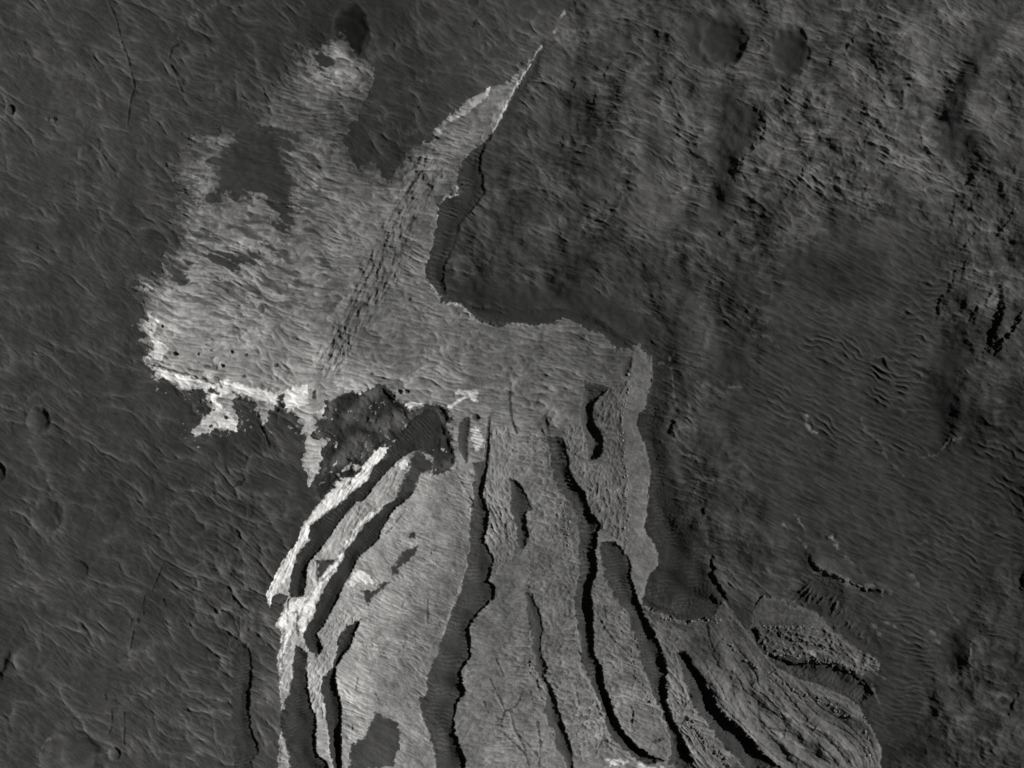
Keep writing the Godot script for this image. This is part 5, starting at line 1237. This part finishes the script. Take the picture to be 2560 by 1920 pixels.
	crack("ridge_second", 0.9, 1.0, 0.5, [-195.2,177.7,-195.2,200.5])
	crack("ridge_second", 0.9, 1.0, 0.5, [-175.7,183.1,-190.9,197.2])
	crack("ridge_second", 0.9, 1.0, 0.5, [-161.6,156,-172.5,170.1])
	crack("ridge_second", 0.9, 1.0, 0.5, [-197.4,176.6,-181.1,177.7,-174.6,174.4])
	crack("ridge_west", 0.9, 1.0, 0.5, [-220.2,162.5,-230,179.9])
	crack("ridge_west", 0.9, 1.0, 0.5, [-170.3,94.3,-181.1,108.4])
	crack("ridge_west", 0.9, 1.0, 0.5, [-162.7,97.5,-169.2,105.1])
	crack("ridge_west", 0.9, 1.0, 0.5, [-224.5,216.8,-225.1,238.5])
	crack("ridge_west", 0.9, 1.0, 0.5, [-223.4,212.4,-232.1,221.1])
	crack("ridge_west", 0.9, 1.0, 0.5, [-228.9,228.7,-212.6,228.7])
	crack("ridge_west", 0.9, 1.0, 0.5, [-214.8,230.9,-215.9,245,-213.7,251.5])
	crack("ridge_west", 0.9, 1.0, 0.5, [-227.8,248.2,-230,262.3,-230,281.9])
	crack("ridge_slim", 0.9, 1.0, 0.5, [-7.2,140.3,-5.7,158.9])
	crack("ridge_slim", 0.9, 1.0, 0.5, [5.1,49.5,-1,37.1])

# ---------------------------------------------------------------- normals and meshes
func _bend() -> void:
	rows_out.resize(NZ)
	var g := WorkerThreadPool.add_group_task(_bend_row, NZ)
	WorkerThreadPool.wait_for_group_task_completion(g)
	var n := PackedVector3Array()
	for r in rows_out:
		n.append_array(r)
	NV = n
	rows_out.clear()

func _bend_row(y: int) -> void:
	var out := PackedVector3Array()
	out.resize(NX)
	var up := maxi(y - 1, 0) * NX
	var dn := mini(y + 1, NZ - 1) * NX
	var at := y * NX
	for x in NX:
		var l := maxi(x - 1, 0)
		var r := mini(x + 1, NX - 1)
		out[x] = Vector3((H[at + l] - H[at + r]) * 0.5, S, (H[up + x] - H[dn + x]) * 0.5).normalized()
	lock.lock()
	rows_out[y] = out
	lock.unlock()

var cells: Array = []
var surfaces: Array = []

func _separate() -> void:   # every unbroken stretch of cliff or crack is a part of its own
	var seen := PackedByteArray()
	seen.resize(N)
	var main := {}
	var want := {}
	for i in ids.size():
		if ids[i][1] == "surface" and not main.has(ids[i][0]):
			main[ids[i][0]] = i
		if ids[i][1] == "cliff_face" or ids[i][1] == "crack":
			want[i] = false
	for y in NZ - 1:
		for x in NX - 1:
			var g := y * NX + x
			if seen[g] or not want.has(ID[g]):
				continue
			var id := ID[g]
			var run := PackedInt32Array([g])
			seen[g] = 1
			var at := 0
			while at < run.size():
				var c := run[at]
				at += 1
				var cx := c % NX
				var cy := c / NX
				for d in [-1, 1, -NX, NX]:
					var e: int = c + d
					if (d == -1 and cx == 0) or (d == 1 and cx >= NX - 2) or (d == -NX and cy == 0) or (d == NX and cy >= NZ - 2):
						continue
					if not seen[e] and ID[e] == id:
						seen[e] = 1
						run.append(e)
			var to := id
			if run.size() < 9:
				to = main.get(ids[id][0], id - 1)
			elif want[id]:
				to = new_id(ids[id][0], ids[id][1])
			else:
				want[id] = true
			if to != id:
				for c in run:
					ID[c] = to

func _build() -> void:
	_separate()
	for i in ids.size():
		cells.append(PackedInt32Array())
	for y in NZ - 1:
		for x in NX - 1:
			var g := y * NX + x
			cells[ID[g]].append(g)
	surfaces.resize(ids.size())
	var g2 := WorkerThreadPool.add_group_task(_surface, ids.size())
	WorkerThreadPool.wait_for_group_task_completion(g2)
	# gather by thing
	var parts := {}
	for i in ids.size():
		if surfaces[i] == null:
			continue
		var key: String = ids[i][0]
		if not parts.has(key):
			parts[key] = []
		parts[key].append(i)
	for key in things:
		if not parts.has(key):
			continue
		var t: Dictionary = things[key]
		var lo := Vector3.INF
		var hi := -Vector3.INF
		var main := -1
		for i in parts[key]:
			lo = lo.min(surfaces[i][1])
			hi = hi.max(surfaces[i][2])
			if main < 0 and (ids[i][1] == "surface"):
				main = i
		var origin := Vector3((lo.x + hi.x) * 0.5, lo.y, (lo.z + hi.z) * 0.5).round()
		var root: Node3D
		if main >= 0:
			root = _mesh_node(main, origin)
		else:
			root = Node3D.new()
		root.name = numbered(t.name)
		root.position = origin
		root.set_meta("label", t.label)
		root.set_meta("category", t.category)
		if t.group:
			root.set_meta("group", t.group)
		if t.kind:
			root.set_meta("kind", t.kind)
		add_child(root, true)
		for i in parts[key]:
			if i == main:
				continue
			var o := _mesh_node(i, origin)
			o.name = ids[i][1]
			root.add_child(o, true)
	cells.clear()
	surfaces.clear()

func numbered(s: String) -> String:
	used[s] = used.get(s, -1) + 1
	return s if used[s] == 0 else "%s_%03d" % [s, used[s]]

func _mesh_node(i: int, origin: Vector3) -> MeshInstance3D:
	var arr: Array = surfaces[i][0]
	var v: PackedVector3Array = arr[Mesh.ARRAY_VERTEX]
	v = Transform3D(Basis(), -origin) * v
	arr[Mesh.ARRAY_VERTEX] = v
	var me := ArrayMesh.new()
	me.add_surface_from_arrays(Mesh.PRIMITIVE_TRIANGLES, arr)
	me.surface_set_material(0, sand if ids[i][1] == "sand_floor" or ids[i][0] == "dunefield" else rock)
	var o := MeshInstance3D.new()
	o.mesh = me
	return o

func _surface(i: int) -> void:
	var c: PackedInt32Array = cells[i]
	if c.size() < 2:
		return
	var x0 := NX
	var x1 := 0
	var y0: int = c[0] / NX
	var y1: int = c[c.size() - 1] / NX
	for g in c:
		var x := g % NX
		x0 = mini(x0, x)
		x1 = maxi(x1, x)
	var w := x1 - x0 + 2
	var map := PackedInt32Array()
	map.resize(w * (y1 - y0 + 2))
	map.fill(-1)
	var v := PackedVector3Array()
	var n := PackedVector3Array()
	var col := PackedColorArray()
	var idx := PackedInt32Array()
	idx.resize(c.size() * 6)
	var at := 0
	var lo := Vector3.INF
	var hi := -Vector3.INF
	for g in c:
		var k := [0, 0, 0, 0]
		for q in 4:
			var gg := g + (q & 1) + (q >> 1) * NX
			var yy := gg / NX
			var xx := gg % NX
			var mm := (yy - y0) * w + xx - x0
			var e := map[mm]
			if e < 0:
				e = v.size()
				map[mm] = e
				var p := Vector3(xx * S + X0, H[gg], yy * S + Z0)
				v.append(p)
				n.append(NV[gg])
				var s := A[gg]
				col.append(Color(s * 1.004, s, s * 0.992))
				lo = lo.min(p)
				hi = hi.max(p)
			k[q] = e
		idx[at] = k[0]
		idx[at + 1] = k[1]
		idx[at + 2] = k[2]
		idx[at + 3] = k[1]
		idx[at + 4] = k[3]
		idx[at + 5] = k[2]
		at += 6
	var arr := []
	arr.resize(Mesh.ARRAY_MAX)
	arr[Mesh.ARRAY_VERTEX] = v
	arr[Mesh.ARRAY_NORMAL] = n
	arr[Mesh.ARRAY_COLOR] = col
	arr[Mesh.ARRAY_INDEX] = idx
	lock.lock()
	surfaces[i] = [arr, lo, hi]
	lock.unlock()

func _outer() -> void:   # the land goes on past the surveyed sheet
	var s := SurfaceTool.new()
	s.begin(Mesh.PRIMITIVE_TRIANGLES)
	var x1 := X0 + (NX - 1) * S
	var z1 := Z0 + (NZ - 1) * S
	var xs := [-4200.0, -1600.0, X0, -180.0, 180.0, x1, 1600.0, 4200.0]
	var zs := [-4200.0, -1600.0, Z0, 0.0, z1, 1600.0, 4200.0]
	for j in zs.size() - 1:
		for i in xs.size() - 1:
			if xs[i] >= X0 and xs[i + 1] <= x1 and zs[j] >= Z0 and zs[j + 1] <= z1:
				continue
			for q in [[0, 0], [1, 0], [0, 1], [1, 0], [1, 1], [0, 1]]:
				s.set_color(Color(0.046, 0.046, 0.046))
				s.set_normal(Vector3.UP)
				s.add_vertex(Vector3(xs[i + q[0]], 0, zs[j + q[1]]))
	var o := MeshInstance3D.new()
	o.name = "ground"
	o.mesh = s.commit()
	o.mesh.surface_set_material(0, rock)
	o.set_meta("kind", "structure")
	o.set_meta("label", "flat dark desert ground reaching on to the horizon all around")
	add_child(o, true)

# ---------------------------------------------------------------- boulders
func height(x: float, z: float) -> float:
	var gx := clampi(int(round((x - X0) / S)), 0, NX - 1)
	var gz := clampi(int(round((z - Z0) / S)), 0, NZ - 1)
	return H[gz * NX + gx]

func stone(seed_: int) -> ArrayMesh:
	var t := (1.0 + sqrt(5.0)) / 2.0
	var v := [Vector3(-1, t, 0), Vector3(1, t, 0), Vector3(-1, -t, 0), Vector3(1, -t, 0), Vector3(0, -1, t), Vector3(0, 1, t), Vector3(0, -1, -t), Vector3(0, 1, -t), Vector3(t, 0, -1), Vector3(t, 0, 1), Vector3(-t, 0, -1), Vector3(-t, 0, 1)]
	var f := [[0, 11, 5], [0, 5, 1], [0, 1, 7], [0, 7, 10], [0, 10, 11], [1, 5, 9], [5, 11, 4], [11, 10, 2], [10, 7, 6], [7, 1, 8], [3, 9, 4], [3, 4, 2], [3, 2, 6], [3, 6, 8], [3, 8, 9], [4, 9, 5], [2, 4, 11], [6, 2, 10], [8, 6, 7], [9, 8, 1]]
	var s := SurfaceTool.new()
	s.begin(Mesh.PRIMITIVE_TRIANGLES)
	s.set_smooth_group(-1)
	for tri in f:
		var a: Vector3 = v[tri[0]].normalized()
		var b: Vector3 = v[tri[1]].normalized()
		var c: Vector3 = v[tri[2]].normalized()
		var ab := (a + b).normalized()
		var bc := (b + c).normalized()
		var ca := (c + a).normalized()
		for q in [[a, ab, ca], [ab, b, bc], [ca, bc, c], [ab, bc, ca]]:
			for k in [0, 2, 1]:
				var p: Vector3 = q[k]
				var d := 1.0 + 0.34 * nA.get_noise_3d(p.x * 0.9 + seed_ * 13.0, p.y * 0.9, p.z * 0.9)
				s.set_color(Color(1, 1, 1))
				s.add_vertex(Vector3(p.x * d * 1.15, maxf(p.y * d * 0.85, -0.55), p.z * d))
	s.generate_normals()
	return s.commit()

var stones: Array = []
var stone_mats := {}

func boulders(count: int, scatter: float, lo: float, hi: float, alb: float, label: String, a: Array) -> void:
	var rng := RandomNumberGenerator.new()
	rng.seed = 100 + count * 7 + a.size()
	var p := pts(a)
	var total := 0.0
	for i in p.size() - 1:
		total += p[i].distance_to(p[i + 1])
	if not stone_mats.has(alb):
		var m: StandardMaterial3D = rock.duplicate()
		m.vertex_color_use_as_albedo = false
		m.albedo_color = Color(alb, alb * 0.997, alb * 0.99).linear_to_srgb()
		stone_mats[alb] = m
	var first: MeshInstance3D
	for k in count:
		var s := total * (k + rng.randf()) / count
		var i := 0
		while i < p.size() - 2 and s > p[i].distance_to(p[i + 1]):
			s -= p[i].distance_to(p[i + 1])
			i += 1
		var at := p[i].lerp(p[i + 1], s / maxf(p[i].distance_to(p[i + 1]), 0.01))
		at += Vector2(rng.randf_range(-1, 1), rng.randf_range(-1, 1)) * scatter
		var o: MeshInstance3D
		if first == null:
			o = MeshInstance3D.new()
			o.mesh = stones[0]
			o.material_override = stone_mats[alb]
			o.set_meta("category", "boulder")
			o.set_meta("label", label)
			o.set_meta("group", label.replace("boulder", "boulders"))
			first = o
		else:
			o = first.duplicate()
			o.mesh = stones[k % stones.size()]
		o.name = numbered("boulder")
		var r := lerpf(lo, hi, pow(rng.randf(), 2.0))
		o.position = Vector3(at.x, height(at.x, at.y) + r * 0.3, at.y)
		o.rotation.y = rng.randf() * TAU
		o.scale = Vector3(r, r * rng.randf_range(0.8, 1.2), r * rng.randf_range(0.75, 1.1))
		add_child(o, true)

func _boulders() -> void:
	for i in 4:
		stones.append(stone(i))
	boulders(34, 2.2, 0.6, 1.3, 0.26, "pale boulder strewn along the crest of the grey talus slope", [118.8,-17.5,116.6,3.1,109,30.2,110.1,57.4,112.3,79.1,113.9,106.2,115.6,133.3,113.4,155])
	boulders(24, 1.6, 0.7, 1.5, 0.15, "dark shadowed boulder beside the curved sand trough below the bent ridge", [119.5,264.8,121.6,280,126,296.2,133.6,304.9,139,317.9,141.2,330.9])
	boulders(30, 2.6, 0.9, 2.0, 0.13, "boulder on the broken rim between the two lowest sand troughs", [173.7,332,183.5,341.8,192.2,358.1,205.2,367.8,218.2,381.9])
	boulders(40, 2.4, 0.8, 1.8, 0.14, "boulder along the crumbling upper rim of the big southeast lobe", [212.8,255,223.6,269.1,239.9,281,251.8,289.7,271.4,299.5,299.6,312.5,313.7,319,326.7,328.8,321.6,325.5,341.7,333.2])
	boulders(40, 3.0, 1.0, 2.3, 0.13, "boulder shed from the south face of the ragged mesa", [249.1,259.2,256.8,270,278.4,266.9,293.9,276.1,313.9,276.9,329.3,280.8,343.2,290])
	boulders(18, 1.6, 0.8, 1.5, 0.15, "boulder along the straight northern edge of the ragged mesa", [247.6,243,266.1,243.7,284.6,243,300,243.4])
	boulders(16, 1.6, 0.8, 1.6, 0.2, "boulder along the scalloped rim where the rippled basin ends", [146.6,232.2,164,236.5,179.1,238.7,191.1,235.5,205.2,237.6,210.6,236.5])
	boulders(14, 2.0, 0.6, 1.3, 0.22, "boulder on the knobbly west lip of the long sinuous trough", [51.5,116,53.7,136.6,58.1,138.8,55.9,149.6,54.5,148.1,56.1,174.3])
	boulders(12, 2.0, 0.7, 1.5, 0.2, "boulder at the eastern toe of the southeast lobe", [351,328.6,354,347.1,355.6,365.7,360.2,381.1])
	boulders(10, 1.5, 0.7, 1.4, 0.13, "boulder on the left bank of the slim dark valley on the fan", [17.5,266.9,19.8,282.3,20.6,291.6])
